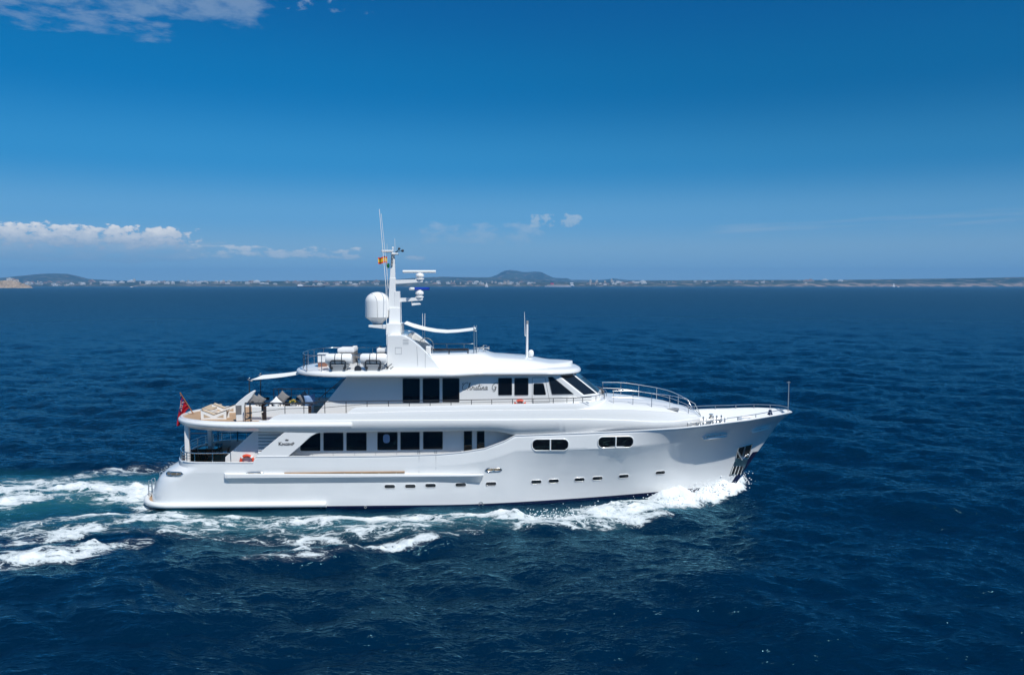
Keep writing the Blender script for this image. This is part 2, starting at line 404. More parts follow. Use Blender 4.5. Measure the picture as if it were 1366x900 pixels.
def sea_material():
    m = bpy.data.materials.new('sea_water'); m.use_nodes = True
    T = NT(m.node_tree); T.n.clear()
    out = T.new('ShaderNodeOutputMaterial')
    tcn = T.new('ShaderNodeTexCoord'); P = tcn.outputs['Object']
    fo = T.new('ShaderNodeAttribute'); fo.attribute_name = 'foam'
    cu = T.new('ShaderNodeAttribute'); cu.attribute_name = 'churn'
    foam, churn = fo.outputs['Fac'], cu.outputs['Fac']
    # ripples: three sizes of wavelet, the small ones finer than the mesh
    sl = T.new('ShaderNodeAttribute'); sl.attribute_name = 'slope_lost'
    r1 = T.noise(T.mapping(P, (0.6, 1.0, 1), (0, 0, 0.2)), 1.6, 3, 0.55)
    r2 = T.noise(T.mapping(P, (0.6, 1.0, 1), (0, 0, 0.5)), 5.5, 3, 0.6)
    r3 = T.noise(T.mapping(P, (0.30, 1.0, 1)), 0.09, 3, 0.6)
    hgt = T.m('ADD', T.m('MULTIPLY', r1, 0.22), T.m('MULTIPLY', r2, 0.085))
    hgt = T.m('ADD', hgt, T.m('MULTIPLY', T.m('MULTIPLY', r3, 2.4), sl.outputs['Fac']))
    bp = T.new('ShaderNodeBump'); bp.inputs['Strength'].default_value = 0.85; bp.inputs['Distance'].default_value = 1.0
    T.l.new(hgt, bp.inputs['Height'])
    # blue light scattered back out of the deep, under a reflecting skin; the reflection is weakened and cooled
    # as a polarising filter does
    body = T.mix(churn, (0.0001, 0.0118, 0.0330), (0.010, 0.085, 0.105))
    dif = T.new('ShaderNodeBsdfDiffuse'); T.l.new(body, dif.inputs['Color'])
    gl = T.new('ShaderNodeBsdfGlossy'); gl.inputs['Color'].default_value = (0.36, 0.84, 1.0, 1)
    T.l.new(T.m('POWER', T.m('ADD', T.m('MULTIPLY', sl.outputs['Fac'], 0.14), 0.011), 0.5), gl.inputs['Roughness'])
    T.l.new(bp.outputs[0], gl.inputs['Normal'])
    fr = T.new('ShaderNodeFresnel'); fr.inputs['IOR'].default_value = 1.30; T.l.new(bp.outputs[0], fr.inputs['Normal'])
    w = T.new('ShaderNodeMixShader')
    T.l.new(T.m('MULTIPLY', fr.outputs[0], T.lin(sl.outputs['Fac'], 0.0, 1.0, 0.82, 0.40)), w.inputs[0])
    T.l.new(dif.outputs[0], w.inputs[1]); T.l.new(gl.outputs[0], w.inputs[2])
    # foam: a net of threads round open cells where it is thin, closed white where it is dense
    sh = T.mapping(P, (0.55, 1.0, 1.0), (0, 0, 0.06))
    wob = T.new('ShaderNodeTexNoise'); T.l.new(sh, wob.inputs['Vector']); wob.inputs['Scale'].default_value = 0.8; wob.inputs['Detail'].default_value = 5
    wv = T.new('ShaderNodeVectorMath', operation='MULTIPLY_ADD')
    T.l.new(wob.outputs['Color'], wv.inputs[0]); wv.inputs[1].default_value = (2.2, 1.6, 0); T.l.new(sh, wv.inputs[2])
    vec = wv.outputs[0]
    def cells(scale):
        vo = T.new('ShaderNodeTexVoronoi', feature='DISTANCE_TO_EDGE'); T.l.new(vec, vo.inputs['Vector']); vo.inputs['Scale'].default_value = scale
        return vo.outputs['Distance']
    v1 = T.m('MULTIPLY', cells(0.75), 2.3); v2 = T.m('MULTIPLY', cells(2.9), 1.7)
    n1 = T.noise(vec, 0.85, 6, 0.6, 0.3)
    l1 = T.m('MULTIPLY', T.m('ABSOLUTE', T.m('SUBTRACT', n1, 0.5)), 4.0)
    lace = T.m('MINIMUM', T.m('MINIMUM', v1, T.m('ADD', v2, 0.16)), T.m('ADD', l1, 0.05))
    streak = T.noise(T.mapping(P, (0.16, 0.9, 1), (0, 0, 0.05)), 0.8, 5, 0.6, 0.4)
    fine = T.noise(vec, 7.5, 5, 0.7)
    lace = T.m('ADD', T.m('MULTIPLY', lace, 1.30), T.m('MULTIPLY', T.m('SUBTRACT', 0.56, streak), 1.15))
    lace = T.m('ADD', lace, T.m('MULTIPLY', T.m('SUBTRACT', fine, 0.5), 1.0))
    x = T.m('SUBTRACT', T.m('MULTIPLY', foam, 0.76), lace)
    fm = T.sstep(x, 0.0, 0.30)
    soft = T.m('MULTIPLY', T.sstep(x, -0.40, 0.2), 0.06)
    fm = T.m('MULTIPLY', T.m('MAXIMUM', fm, soft), T.sstep(foam, 0.04, 0.30))
    fb = T.new('ShaderNodeBump'); fb.inputs['Strength'].default_value = 0.6; fb.inputs['Distance'].default_value = 0.25
    fh = T.m('ADD', T.m('MULTIPLY', T.noise(P, 2.3, 6, 0.7), 1.0), T.m('MULTIPLY', fm, 0.35))
    T.l.new(fh, fb.inputs['Height'])
    fd = T.new('ShaderNodeBsdfDiffuse'); T.l.new(T.mix(T.sstep(x, 0.1, 0.9), (0.50, 0.56, 0.58), (0.80, 0.83, 0.84)), fd.inputs['Color'])
    T.l.new(fb.outputs[0], fd.inputs['Normal'])
    mx = T.new('ShaderNodeMixShader')
    T.l.new(fm, mx.inputs[0]); T.l.new(w.outputs[0], mx.inputs[1]); T.l.new(fd.outputs[0], mx.inputs[2])
    T.l.new(mx.outputs[0], out.inputs[0])
    return m
SEA = build_sea()
# ------------------------------------------------------------------ object helpers
def tag(o, label=None, cat=None, group=None, kind=None):
    if label: o['label'] = label
    if cat: o['category'] = cat
    if group: o['group'] = group
    if kind: o['kind'] = kind
    return o
def empty(name, loc=(0, 0, 0), rz=0.0):
    o = bpy.data.objects.new(name, None); COL.objects.link(o)
    o.location = loc; o.rotation_euler = (0, 0, rz); o.empty_display_size = 0.2
    return o
def kids(o):
    return [c for c in bpy.data.objects if c.parent == o]
def copy_tree(o, parent=None):
    c = o.copy(); COL.objects.link(c)
    if parent is not None: c.parent = parent
    for ch in kids(o): copy_tree(ch, c)
    return c

class MB:
    """collects shapes and links them as one mesh object"""
    def __init__(self):
        self.v = []; self.f = []; self.mi = []; self.cur = 0
    def add(self, vs, fs):
        n = len(self.v)
        self.v += [tuple(p) for p in vs]
        self.f += [tuple(i + n for i in q) for q in fs]
        self.mi += [self.cur] * len(fs)
        return self
    def box(self, x0, x1, y0, y1, z0, z1):
        vs = [(x, y, z) for z in (z0, z1) for y in (y0, y1) for x in (x0, x1)]
        return self.add(vs, [(0, 2, 3, 1), (4, 5, 7, 6), (0, 1, 5, 4), (2, 6, 7, 3), (0, 4, 6, 2), (1, 3, 7, 5)])
    def hexa(self, lo, hi):
        """two quads (4 points each, same winding) joined into a solid"""
        return self.add(list(lo) + list(hi), [(3, 2, 1, 0), (4, 5, 6, 7), (0, 1, 5, 4), (1, 2, 6, 5), (2, 3, 7, 6), (3, 0, 4, 7)])
    def prism(self, poly, y0, y1, axis='y'):
        """polygon in (x, z) run from y0 to y1 (axis 'y'), or (x, y) from z0 to z1 (axis 'z'), or (y, z) along x"""
        n = len(poly)
        def P(p, t):
            return {'y': (p[0], t, p[1]), 'z': (p[0], p[1], t), 'x': (t, p[0], p[1])}[axis]
        vs = [P(p, y0) for p in poly] + [P(p, y1) for p in poly]
        fs = [tuple(range(n)), tuple(range(2 * n - 1, n - 1, -1))]
        fs += [(i, i + n, (i + 1) % n + n, (i + 1) % n) for i in range(n)]
        return self.add(vs, fs)
    def loft(self, rings, closed=True, cap0=True, cap1=True, wrap=False):
        n = len(rings[0]); m = len(rings)
        vs = [p for r in rings for p in r]; fs = []
        for i in range(m if wrap else m - 1):
            for j in range(n if closed else n - 1):
                a, b = i * n + j, i * n + (j + 1) % n
                c, d = ((i + 1) % m) * n + (j + 1) % n, ((i + 1) % m) * n + j
                fs.append((a, b, c, d))
        if not wrap and closed:
            if cap0: fs.append(tuple(range(n - 1, -1, -1)))
            if cap1: fs.append(tuple((m - 1) * n + j for j in range(n)))
        return self.add(vs, fs)
    def tube(self, pts, r=0.02, n=6, closed=False):
        pts = [Vector(p) for p in pts]
        m = len(pts); rings = []
        rs = r if isinstance(r, (list, tuple)) else [r] * m
        ref = None
        for i, p in enumerate(pts):
            if closed: d = pts[(i + 1) % m] - pts[i - 1]
            else: d = pts[min(i + 1, m - 1)] - pts[max(i - 1, 0)]
            d.normalize()
            if ref is None:
                ref = Vector((0, 0, 1)) if abs(d.z) < 0.9 else Vector((1, 0, 0))
            s = d.cross(ref).normalized(); t = s.cross(d).normalized(); ref = t
            rings.append([p + (s * math.cos(a) + t * math.sin(a)) * rs[i] for a in [2 * math.pi * k / n for k in range(n)]])
        return self.loft(rings, wrap=closed)
    def lathe(self, prof, c=(0, 0, 0), n=24, axis='z'):
        """profile of (radius, height) pairs turned round an axis through c"""
        rings = []
        for (r, h) in prof:
            ring = []
            for k in range(n):
                a = 2 * math.pi * k / n
                x, y, z = r * math.cos(a), r * math.sin(a), h
                if axis == 'x': x, y, z = h, r * math.cos(a), r * math.sin(a)
                if axis == 'y': x, y, z = r * math.sin(a), h, r * math.cos(a)
                ring.append((c[0] + x, c[1] + y, c[2] + z))
            rings.append(ring)
        return self.loft(rings)
    def torus(self, c, R, r, axis='y', n=28, k=10, a0=0.0, a1=2 * math.pi):
        full = abs(a1 - a0 - 2 * math.pi) < 1e-6
        pts = []
        for i in range(n if full else n + 1):
            a = a0 + (a1 - a0) * i / n
            x, y = R * math.cos(a), R * math.sin(a)
            pts.append({'y': (c[0] + x, c[1], c[2] + y), 'z': (c[0] + x, c[1] + y, c[2]), 'x': (c[0], c[1] + x, c[2] + y)}[axis])
        return self.tube(pts, r, k, closed=full)
    def ball(self, c, r, n=16, m=10, sz=1.0):
        return self.lathe([(max(1e-4, r * math.sin(math.pi * i / m)), -r * sz * math.cos(math.pi * i / m)) for i in range(m + 1)], c, n)
    def sheet(self, grid, flip=False):
        m, n = len(grid), len(grid[0]); fs = []
        for i in range(m - 1):
            for j in range(n - 1):
                q = (i * n + j, i * n + j + 1, (i + 1) * n + j + 1, (i + 1) * n + j)
                fs.append(q[::-1] if flip else q)
        return self.add([p for r in grid for p in r], fs)
    def slab(self, grid, th):
        """a sheet given a thickness downwards (z)"""
        up = grid; lo = [[(p[0], p[1], p[2] - th) for p in r] for r in grid]
        self.sheet(up); self.sheet(lo, True)
        m, n = len(grid), len(grid[0])
        for seq in ([(0, j) for j in range(n)], [(m - 1, j) for j in range(n)], [(i, 0) for i in range(m)], [(i, n - 1) for i in range(m)]):
            self.sheet([[up[i][j] for i, j in seq], [lo[i][j] for i, j in seq]])
        return self
    def build(self, name, m, parent=None, smooth=35, bevel=0.0, solid=0.0, label=None, loc=None, rz=0.0, fix=True, seg=2):
        me = bpy.data.meshes.new(name)
        me.from_pydata(self.v, [], self.f); me.update()
        for mm in (m if isinstance(m, (list, tuple)) else [m]):
            me.materials.append(MATS[mm] if isinstance(mm, str) else mm)
        if any(self.mi): me.polygons.foreach_set('material_index', self.mi)
        if fix:
            bm = bmesh.new(); bm.from_mesh(me)
            bmesh.ops.remove_doubles(bm, verts=bm.verts, dist=1e-5)
            bmesh.ops.recalc_face_normals(bm, faces=bm.faces)
            bm.to_mesh(me); bm.free()
        if smooth:
            me.polygons.foreach_set('use_smooth', [True] * len(me.polygons))
            me.set_sharp_from_angle(angle=math.radians(smooth))
        o = bpy.data.objects.new(name, me); COL.objects.link(o)
        if parent is not None: o.parent = parent
        if loc is not None: o.location = loc; o.rotation_euler = (0, 0, rz)
        if solid:
            md = o.modifiers.new('thickness', 'SOLIDIFY'); md.thickness = abs(solid); md.offset = -1 if solid > 0 else 1
        if bevel:
            md = o.modifiers.new('edge', 'BEVEL'); md.width = bevel; md.segments = seg; md.limit_method = 'ANGLE'; md.angle_limit = math.radians(40)
            md.harden_normals = True
        if label: o['label'] = label
        return o

def text_mesh(name, body, m, parent, origin, size, xdir=(1, 0, 0), up=(0, 0, 1), shear=0.0, depth=0.006, xscale=1.0, bold=0.0):
    cu = bpy.data.curves.new(name, 'FONT')
    cu.body = body; cu.size = size; cu.shear = shear; cu.extrude = depth; cu.align_x = 'CENTER'; cu.align_y = 'CENTER'; cu.offset = bold
    tmp = bpy.data.objects.new(name, cu); COL.objects.link(tmp)
    dg = bpy.context.evaluated_depsgraph_get()
    me = bpy.data.meshes.new_from_object(tmp.evaluated_get(dg))
    bpy.data.objects.remove(tmp); bpy.data.curves.remove(cu)
    X = Vector(xdir).normalized(); U = Vector(up).normalized(); Nn = X.cross(U)
    for v in me.vertices:
        p = v.co.copy()
        v.co = Vector(origin) + X * p.x * xscale + U * p.y + Nn * p.z
    me.materials.clear(); me.materials.append(MATS[m])
    o = bpy.data.objects.new(name, me); COL.objects.link(o)
    if parent is not None: o.parent = parent
    return o

def pill(cx, cz, w, h, n=8, r=None):
    """rounded-rectangle outline in (x, z)"""
    r = min(w, h) / 2 if r is None else r
    out = []
    for (sx, sz, a0) in ((1, 1, 0), (-1, 1, 90), (-1, -1, 180), (1, -1, 270)):
        for k in range(n + 1):
            a = math.radians(a0 + 90 * k / n)
            out.append((cx + sx * (w / 2 - r) + r * math.cos(a), cz + sz * (h / 2 - r) + r * math.sin(a)))
    return out
def arc_mean(vals): return sum(vals) / len(vals)

# ------------------------------------------------------------------ yacht materials
mat('white_paint', (0.80, 0.80, 0.79), 0.22, coat=0.35)
mat('white_hull', (0.80, 0.805, 0.80), 0.16, coat=0.5)
def hull_paint():
    """white topsides, the plating very slightly unfair, over a navy boot top whose edge rises a little forward"""
    m = MATS['white_hull']; T = NT(m.node_tree); b = T.n[m['bsdf']]
    tcn = T.new('ShaderNodeTexCoord'); P = tcn.outputs['Object']
    sp_ = T.new('ShaderNodeSeparateXYZ'); T.l.new(P, sp_.inputs[0])
    line = T.m('ADD', T.m('MULTIPLY', T.m('MAXIMUM', sp_.outputs[0], 0.0), 0.013), 0.13)
    boot = T.sstep(T.m('SUBTRACT', line, sp_.outputs[2]), -0.012, 0.012)
    salt = T.noise(T.mapping(P, (0.5, 0.5, 0.12)), 1.4, 5, 0.6)
    white = T.mix(T.m('MULTIPLY', T.sstep(salt, 0.50, 0.80), 0.30), (0.81, 0.815, 0.81), (0.70, 0.72, 0.72))
    T.l.new(T.mix(boot, white, (0.008, 0.012, 0.045)), b.inputs['Base Color'])
    n = T.noise(T.mapping(P, (0.35, 0.35, 0.8)), 0.9, 2, 0.5)
    bp = T.new('ShaderNodeBump'); bp.inputs['Strength'].default_value = 0.35; bp.inputs['Distance'].default_value = 0.06
    T.l.new(n, bp.inputs['Height']); T.l.new(bp.outputs[0], b.inputs['Normal']); T.l.new(bp.outputs[0], b.inputs['Coat Normal'])
    T.l.new(T.lin(salt, 0.3, 0.75, 0.13, 0.26), b.inputs['Roughness'])
hull_paint()
mat('white_rubber', (0.78, 0.78, 0.76), 0.45)
mat('white_canvas', (0.80, 0.80, 0.78), 0.8, spec=0.2, bump=(9, 0.25))
mat('white_plastic', (0.80, 0.80, 0.79), 0.4)
mat('navy_paint', (0.008, 0.012, 0.045), 0.3)
mat('black_glass', (0.004, 0.004, 0.005), 0.04, spec=0.6)
mat('tinted_glass', (0.010, 0.014, 0.02), 0.05, spec=0.6)
mat('chrome', (0.78, 0.77, 0.75), 0.14, metal=1.0)
mat('steel', (0.55, 0.56, 0.57), 0.28, metal=1.0)
mat('dark_rail', (0.045, 0.05, 0.06), 0.3, metal=0.4)
mat('grey_paint', (0.30, 0.32, 0.34), 0.45)
mat('grey_gasket', (0.28, 0.29, 0.30), 0.6)
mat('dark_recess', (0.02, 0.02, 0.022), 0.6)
mat('bronze', (0.42, 0.30, 0.18), 0.3, metal=0.7)
mat('teak', (0.42, 0.27, 0.16), 0.7, var=(3, 0.18))
mat('varnished_wood', (0.30, 0.12, 0.035), 0.25, coat=0.5, var=(6, 0.25))
mat('dark_wood', (0.035, 0.018, 0.010), 0.25, coat=0.6)
mat('cream_fabric', (0.72, 0.70, 0.66), 0.9, spec=0.1)
mat('grey_fabric', (0.19, 0.185, 0.185), 0.9, spec=0.1)
mat('dark_fabric', (0.04, 0.04, 0.045), 0.9, spec=0.1)
mat('blue_fabric', (0.20, 0.31, 0.50), 0.9, spec=0.1)
mat('orange_red', (0.70, 0.075, 0.03), 0.5)
mat('flag_red', (0.36, 0.013, 0.025), 0.8, spec=0.1)
mat('flag_blue', (0.012, 0.02, 0.14), 0.8, spec=0.1)
mat('flag_white', (0.75, 0.75, 0.75), 0.8, spec=0.1)
mat('flag_yellow', (0.80, 0.50, 0.03), 0.8, spec=0.1)
mat('flag_orange', (0.75, 0.05, 0.02), 0.8, spec=0.1)
mat('radar_blue', (0.010, 0.045, 0.36), 0.35)
mat('letter_black', (0.03, 0.03, 0.035), 0.4)
mat('tan_canvas', (0.50, 0.39, 0.28), 0.9, spec=0.1)
mat('green_light', (0.01, 0.12, 0.05), 0.2)
mat('flower_yellow', (0.50, 0.36, 0.06), 0.8)
mat('leaf_green', (0.05, 0.10, 0.02), 0.8)
mat('brown_trim', (0.26, 0.12, 0.08), 0.5)
# ================================================================== YACHT (ship-local metres: x forward, y to port, z up; near side is y < 0)
YACHT = empty('motor_yacht', SHIP, YAW)
tag(YACHT, 'long white three deck motor yacht under way, seen from its right side', 'yacht')

# ---- hull lines -----------------------------------------------------------
BD = 4.10                                     # half breadth at the deck
def deck_half(x):
    y = BD
    if x > 5.0:
        s = min((x - 5.0) / (22.78 - 5.0), 1.0)
        y = BD * max(1 - s ** 3.0, 0.0) ** 0.68
    return y
def wl_half(x, xe):
    x0 = -3.0
    if x <= x0: return BD - 0.14
    s = min((x - x0) / (xe - x0), 1.0)
    return (BD - 0.14) * max(1 - s ** 1.8, 0.0) ** 1.1
STEM = [(-2.0, 17.7), (0.0, 18.55), (1.13, 19.24), (2.9, 20.45), (4.9, 21.88), (5.6, 22.78)]
def stem_x(z): return interp(z, STEM)
STERN = []
for (u, v) in ((203, 675), (203, 667), (204.5, 651), (209, 640), (214, 631), (225, 622), (240, 613.5)):
    xx, zz = Q(u, v, -1.6); STERN.append((zz, xx))
STERN = [(-2.0, STERN[0][1] + 0.1)] + sorted(STERN)
def stern_x(z): return interp(z, STERN)
SHEER_UV = [(200, 617), (338, 617), (341, 609), (440, 608.8), (515, 608), (540, 607.2), (582, 606), (615, 603.2), (647, 598), (673, 588.3), (687, 580.6), (700, 580.2),
            (800, 576.6), (860, 574), (905, 571.6), (940, 568.2), (1000, 560.4), (1040, 553), (1058, 549.3)]
def sheer_table():
    rows = []
    for x in np.concatenate([np.arange(-22, 5, 0.05), np.arange(5, 22.75, 0.1), [22.78]]):
        z = 4.5
        for _ in range(6):
            u, v = uv_of(x, -deck_half(x), z)
            z = z_at(x, -deck_half(x), interp(u, SHEER_UV))
        rows.append((float(x), z))
    return rows
SHEER = sheer_table()
_sx = np.array([r[0] for r in SHEER]); _sz = np.array([r[1] for r in SHEER])
def sheer(x): return float(np.interp(x, _sx, _sz))
TK = 0.765                                    # knuckle, as a share of the sheer height
def hull_half(x, z):
    zs = max(sheer(x), 0.5)
    t = max(0.0, min(z / zs, 1.0))
    xe = stem_x(z); xs = stern_x(z)
    # bow: blend from waterline to deck shape
    xe0 = stem_x(0.0)
    k = min(max((x - 4.0) / 9.0, 0), 1); k = k * k * (3 - 2 * k)
    yd = deck_half(min(x + (22.78 - xe) * k, 22.78))      # each level runs out to its own point on the stem
    yw = wl_half(x + (xe0 - xe) * k, xe0) if x + (xe0 - xe) * k < xe0 else 0.0
    e1 = min(max((x - 7.0) / 6.0, 0), 1); e1 = 1.9 + 0.3 * e1 * e1 * (3 - 2 * e1)
    if t < TK: wk = 0.90 * (t / TK) ** e1
    elif t < TK + .012: wk = .90 + .035 * (t - TK) / .012
    else: wk = 0.935 + 0.065 * (t - TK - .012) / (1 - TK - .012)
    fw = min(max((x - 9.5) / 6.0, 0), 1); fw = fw * fw * (3 - 2 * fw)   # the knuckle dies out into the flare of the bow
    wgt = wk * (1 - fw) + t ** 2.8 * fw
    y = yw + (yd - yw) * wgt
    if x > xe - 1e-6: y = 0.0
    if z < 0 and x < 15: y *= 1 - 0.12 * min(-z, 2)
    # stern: rounded corner
    R = 2.4
    if x < xs + R:
        q = min((xs + R - x) / R, 1.0)
        y *= max(1 - q ** 2.6, 0.0) ** (1 / 2.6)
        y = max(y, 0.0)
    return y
def hull_point(x, z, off=0.0):
    """point on the near side plating, pushed out by off along the surface normal; also the normal"""
    y = hull_half(x, z); e = 0.05
    dyx = (hull_half(x + e, z) - hull_half(x - e, z)) / (2 * e)
    dyz = (hull_half(x, z + e) - hull_half(x, z - e)) / (2 * e)
    n = Vector((-dyx, 1, -dyz)).normalized(); n.y = -n.y
    return Vector((x, -y, z)) + n * off, n
def hull_at(u, v):
    """(x, z) on the near plating seen at photo (u, v)"""
    y = -3.9
    for _ in range(12):
        x, z = Q(u, v, y)
        y = -hull_half(min(x, 22.7), z)
    return x, z

def build_hull():
    nz, nx = 34, 300
    c = np.linspace(0, 1, nx)
    c = 0.5 * c + 0.5 * (0.5 - 0.5 * np.cos(np.pi * c))
    zb = -1.4
    near, far = [], []
    ts = [-1.0, -.7, -.45, -.25, -.12, 0, .02, .03, .045] + list(np.linspace(.07, TK - .03, 15)) + [TK - .012, TK, TK + .012] + list(np.linspace(TK + .04, 1, 6))
    # below 0 a share of the depth, above 0 a share of the sheer height, with rows on the knuckle
    rows = []
    for t in ts:
        row = []
        for ci in c:
            z = 2.0
            for _ in range(4):
                xs, xe = stern_x(z), stem_x(z)
                x = xs + (xe - xs) * ci
                z = -zb * t if t < 0 else sheer(x) * t
            xs, xe = stern_x(z), stem_x(z)
            x = min(max(xs + (xe - xs) * ci, xs), xe)
            y = hull_half(x, z) if 0 < ci < 1 else 0.0
            row.append((x, -y, z))
        rows.append(row)
    mb = MB()
    mb.sheet(rows)
    mb.sheet([[(p[0], -p[1], p[2]) for p in r] for r in rows], True)
    o = mb.build('hull', ['white_hull', 'navy_paint'], YACHT, smooth=30, solid=0.09)
    me = o.data
    # boot top: the plating just above the water, and the dark forefoot at the stem
    idx = []
    for p in me.polygons:
        cz, cx = p.center.z, p.center.x
        dark = False
        d = stem_x(cz) - cx
        if cz < 2.75 and d < 0.42 - 0.0 * cz and cx > 15: dark = True
        idx.append(1 if dark else 0)
    me.polygons.foreach_set('material_index', idx)
    return o
HULL = build_hull()

def on_hull(poly, name, m, parent, off=0.012, depth=0.05, smooth=30):
    """a plate with outline poly (x, z) laid on the near side plating; off is how proud it stands"""
    top = [hull_point(x, z, off)[0] for x, z in poly]
    bot = [hull_point(x, z, off - depth)[0] for x, z in poly]
    n = len(poly); mb = MB()
    cx, cz = arc_mean([p[0] for p in poly]), arc_mean([p[1] for p in poly])
    rings = [top] + [[hull_point(cx + (x - cx) * k, cz + (z - cz) * k, off)[0] for x, z in poly] for k in (.8, .6, .4, .2)]
    vs = [p for r in rings for p in r] + list(bot) + [hull_point(cx, cz, off)[0]]
    m_ = len(rings); B_ = m_ * n; fs = []
    for q in range(m_ - 1): fs += [(q * n + i, q * n + (i + 1) % n, (q + 1) * n + (i + 1) % n, (q + 1) * n + i) for i in range(n)]
    fs += [((m_ - 1) * n + i, (m_ - 1) * n + (i + 1) % n, B_ + n) for i in range(n)] + [(i, i + B_, (i + 1) % n + B_, (i + 1) % n) for i in range(n)]
    mb.add(vs, fs)
    return mb.build(name, m, parent, smooth=smooth)
def rim_on_hull(poly, name, m, parent, r=0.03, off=0.01, n=6):
    mb = MB(); mb.tube([hull_point(x, z, off)[0] for x, z in poly], r, n, closed=True)
    return mb.build(name, m, parent, smooth=60)

# ---- portholes --------------------------------------------------------------
for (u, v) in ((519.9, 648.6), (547.3, 648.2), (574.3, 647.3), (614.6, 646.3), (655, 645), (715.4, 642.4), (738.6, 641.2), (773, 639.3), (797, 637.6), (832, 634.8), (880.8, 630)):
    x, z = hull_at(u, v)
    w, h = 0.66, 0.225
    pn = on_hull(pill(x, z, w, h, r=0.10), 'porthole', 'tinted_glass', HULL, 0.014)
    rim_on_hull(pill(x, z, w + 0.05, h + 0.05, r=0.125), 'porthole_rim', 'white_paint', pn, 0.022, 0.004)
# ---- large oval windows in the forward plating ------------------------------
for (u0, v0, u1, v1) in ((710.3, 593.4, 757.8, 592.6), (798.3, 589.9, 844.3, 588.6)):
    xa, za = hull_at(u0, v0); xb, zb_ = hull_at(u1, v1)
    cx, cz, w = (xa + xb) / 2, (za + zb_) / 2, xb - xa
    h = 0.70
    pn = on_hull(pill(cx, cz, w, h, r=0.30), 'oval_window', 'black_glass', YACHT, 0.02, 0.08)
    rim_on_hull(pill(cx, cz, w + 0.07, h + 0.07, 10, r=0.335), 'window_frame', 'white_paint', pn, 0.045, 0.0)
    mb = MB(); a, n_ = hull_point(cx, cz - h / 2, 0.02); b, _ = hull_point(cx, cz + h / 2, 0.02)
    mb.tube([a, b], 0.05, 8); mb.build('mullion', 'white_paint', pn)
    sl = [(cx - w / 2 + 0.22, cz - h / 2 + 0.02), (cx + w / 2 - 0.22, cz - h / 2 + 0.02), (cx + w / 2 - 0.14, cz - h / 2 + 0.10), (cx - w / 2 + 0.14, cz - h / 2 + 0.10)]
    on_hull(sl, 'window_sill', 'grey_paint', pn, 0.012, 0.03)
# ---- fairleads --------------------------------------------------------------
def fairlead(u0, v0, u1, v1, h, posts, dark=True):
    xa, za = hull_at(u0, v0); xb, zb_ = hull_at(u1, v1)
    n = 9
    def outline(hh, g):
        up, lo = [], []
        for k in range(n + 1):
            t = k / n; x = xa - g + (xb - xa + 2 * g) * t; z = za + (zb_ - za) * t
            e = hh / 2 * (1 - (2 * t - 1) ** 6) ** 0.5
            up.append((x, z + e)); lo.append((x, z - e))
        return up + lo[::-1][1:-1]
    pl = on_hull(outline(h, 0.0), 'fairlead', 'bronze' if dark else 'white_paint', HULL, 0.015)
    rim_on_hull(outline(h, 0.02), 'fairlead_lip', 'chrome' if dark else 'white_paint', pl, 0.045, 0.015)
    if not dark:                                 # half-round bow bar; white on these leads imitates sun glint on chrome
        mb = MB(); mb.tube([hull_point(xa + (xb - xa) * t, za + (zb_ - za) * t - .02, 0.15)[0] for t in (0, .25, .5, .75, 1)], [.05, h * .42, h * .42, h * .42, .03], 10)
        mb.build('fairlead_bar', 'white_paint', pl, smooth=60)
    for k in range(posts):
        t = (k + 1) / (posts + 1); x = xa + (xb - xa) * t; z = za + (zb_ - za) * t
        mb = MB(); mb.tube([hull_point(x, z - h / 2, 0.02)[0], hull_point(x, z + h / 2, 0.02)[0]], 0.03, 6)
        mb.build('roller', 'chrome', pl)
fairlead(222.5, 630.8, 244, 631.8, 0.20, 2)
fairlead(329, 631.6, 351, 631.3, 0.19, 1)
fairlead(648, 626.3, 669, 625.8, 0.20, 1)
fairlead(937, 582.8, 969, 579.3, 0.26, 3, False)
fairlead(1002, 574.8, 1026, 568.5, 0.16, 1, False)
# long slot of the stowed boarding ladder, in varnished wood
xa, za = hull_at(379.5, 631.2); xb, zb_ = hull_at(540, 629.4)
sl = on_hull([(xa, za - .07), (xb, zb_ - .07), (xb, zb_ + .07), (xa, za + .07)], 'ladder_slot', 'bronze', HULL, 0.01)
mb = MB()
mb.tube([hull_point(xa, za + .03, 0.05)[0], hull_point((xa + xb) / 2, (za + zb_) / 2 + .05, 0.05)[0], hull_point(xb, zb_ + .04, 0.05)[0]], 0.045, 6)
mb.build('ladder_rail', 'teak', sl)
for k in range(7):
    t = (k + .5) / 7; mb = MB(); x = xa + (xb - xa) * t; z = za + (zb_ - za) * t
    mb.tube([hull_point(x, z - .07, .03)[0], hull_point(x, z + .07, .03)[0]], 0.02, 6); mb.build('ladder_bracket', 'chrome', sl)

# ---- fender ledge along the side and the rubbing tube at the waterline ------
def ledge():
    x0, zt = Q(297.5, 632.3, -4.25); x1, zt1 = Q(645.5, 633.0, -4.25)
    _, zm = Q(400, 636.6, -4.28); _, zb = Q(400, 645.5, -4.12)
    rings = []
    for (x, s) in ((x0, 0.15), (x0 + 0.12, 0.9), (x0 + 0.3, 1.0), (x1 - 0.8, 1.0), (x1 - 0.25, 0.8), (x1, 0.1)):
        o = 0.24 * s; b = BD - 0.06
        zsh = zt + (zt1 - zt) * (x - x0) / (x1 - x0)
        dx = 0.0
        rings.append([(x, -b, zsh + 0.03), (x, -b - o * 0.9, zsh + 0.02), (x, -b - o, zsh - 0.03), (x, -b - o, zm), (x + (0.35 if x < x0 + 0.31 else (-0.25 if x > x1 - 0.9 else 0)), -b + 0.05, zb)])
    mb = MB(); mb.loft(rings)
    return mb.build('fender_ledge', 'white_paint', HULL, smooth=20)
ledge()
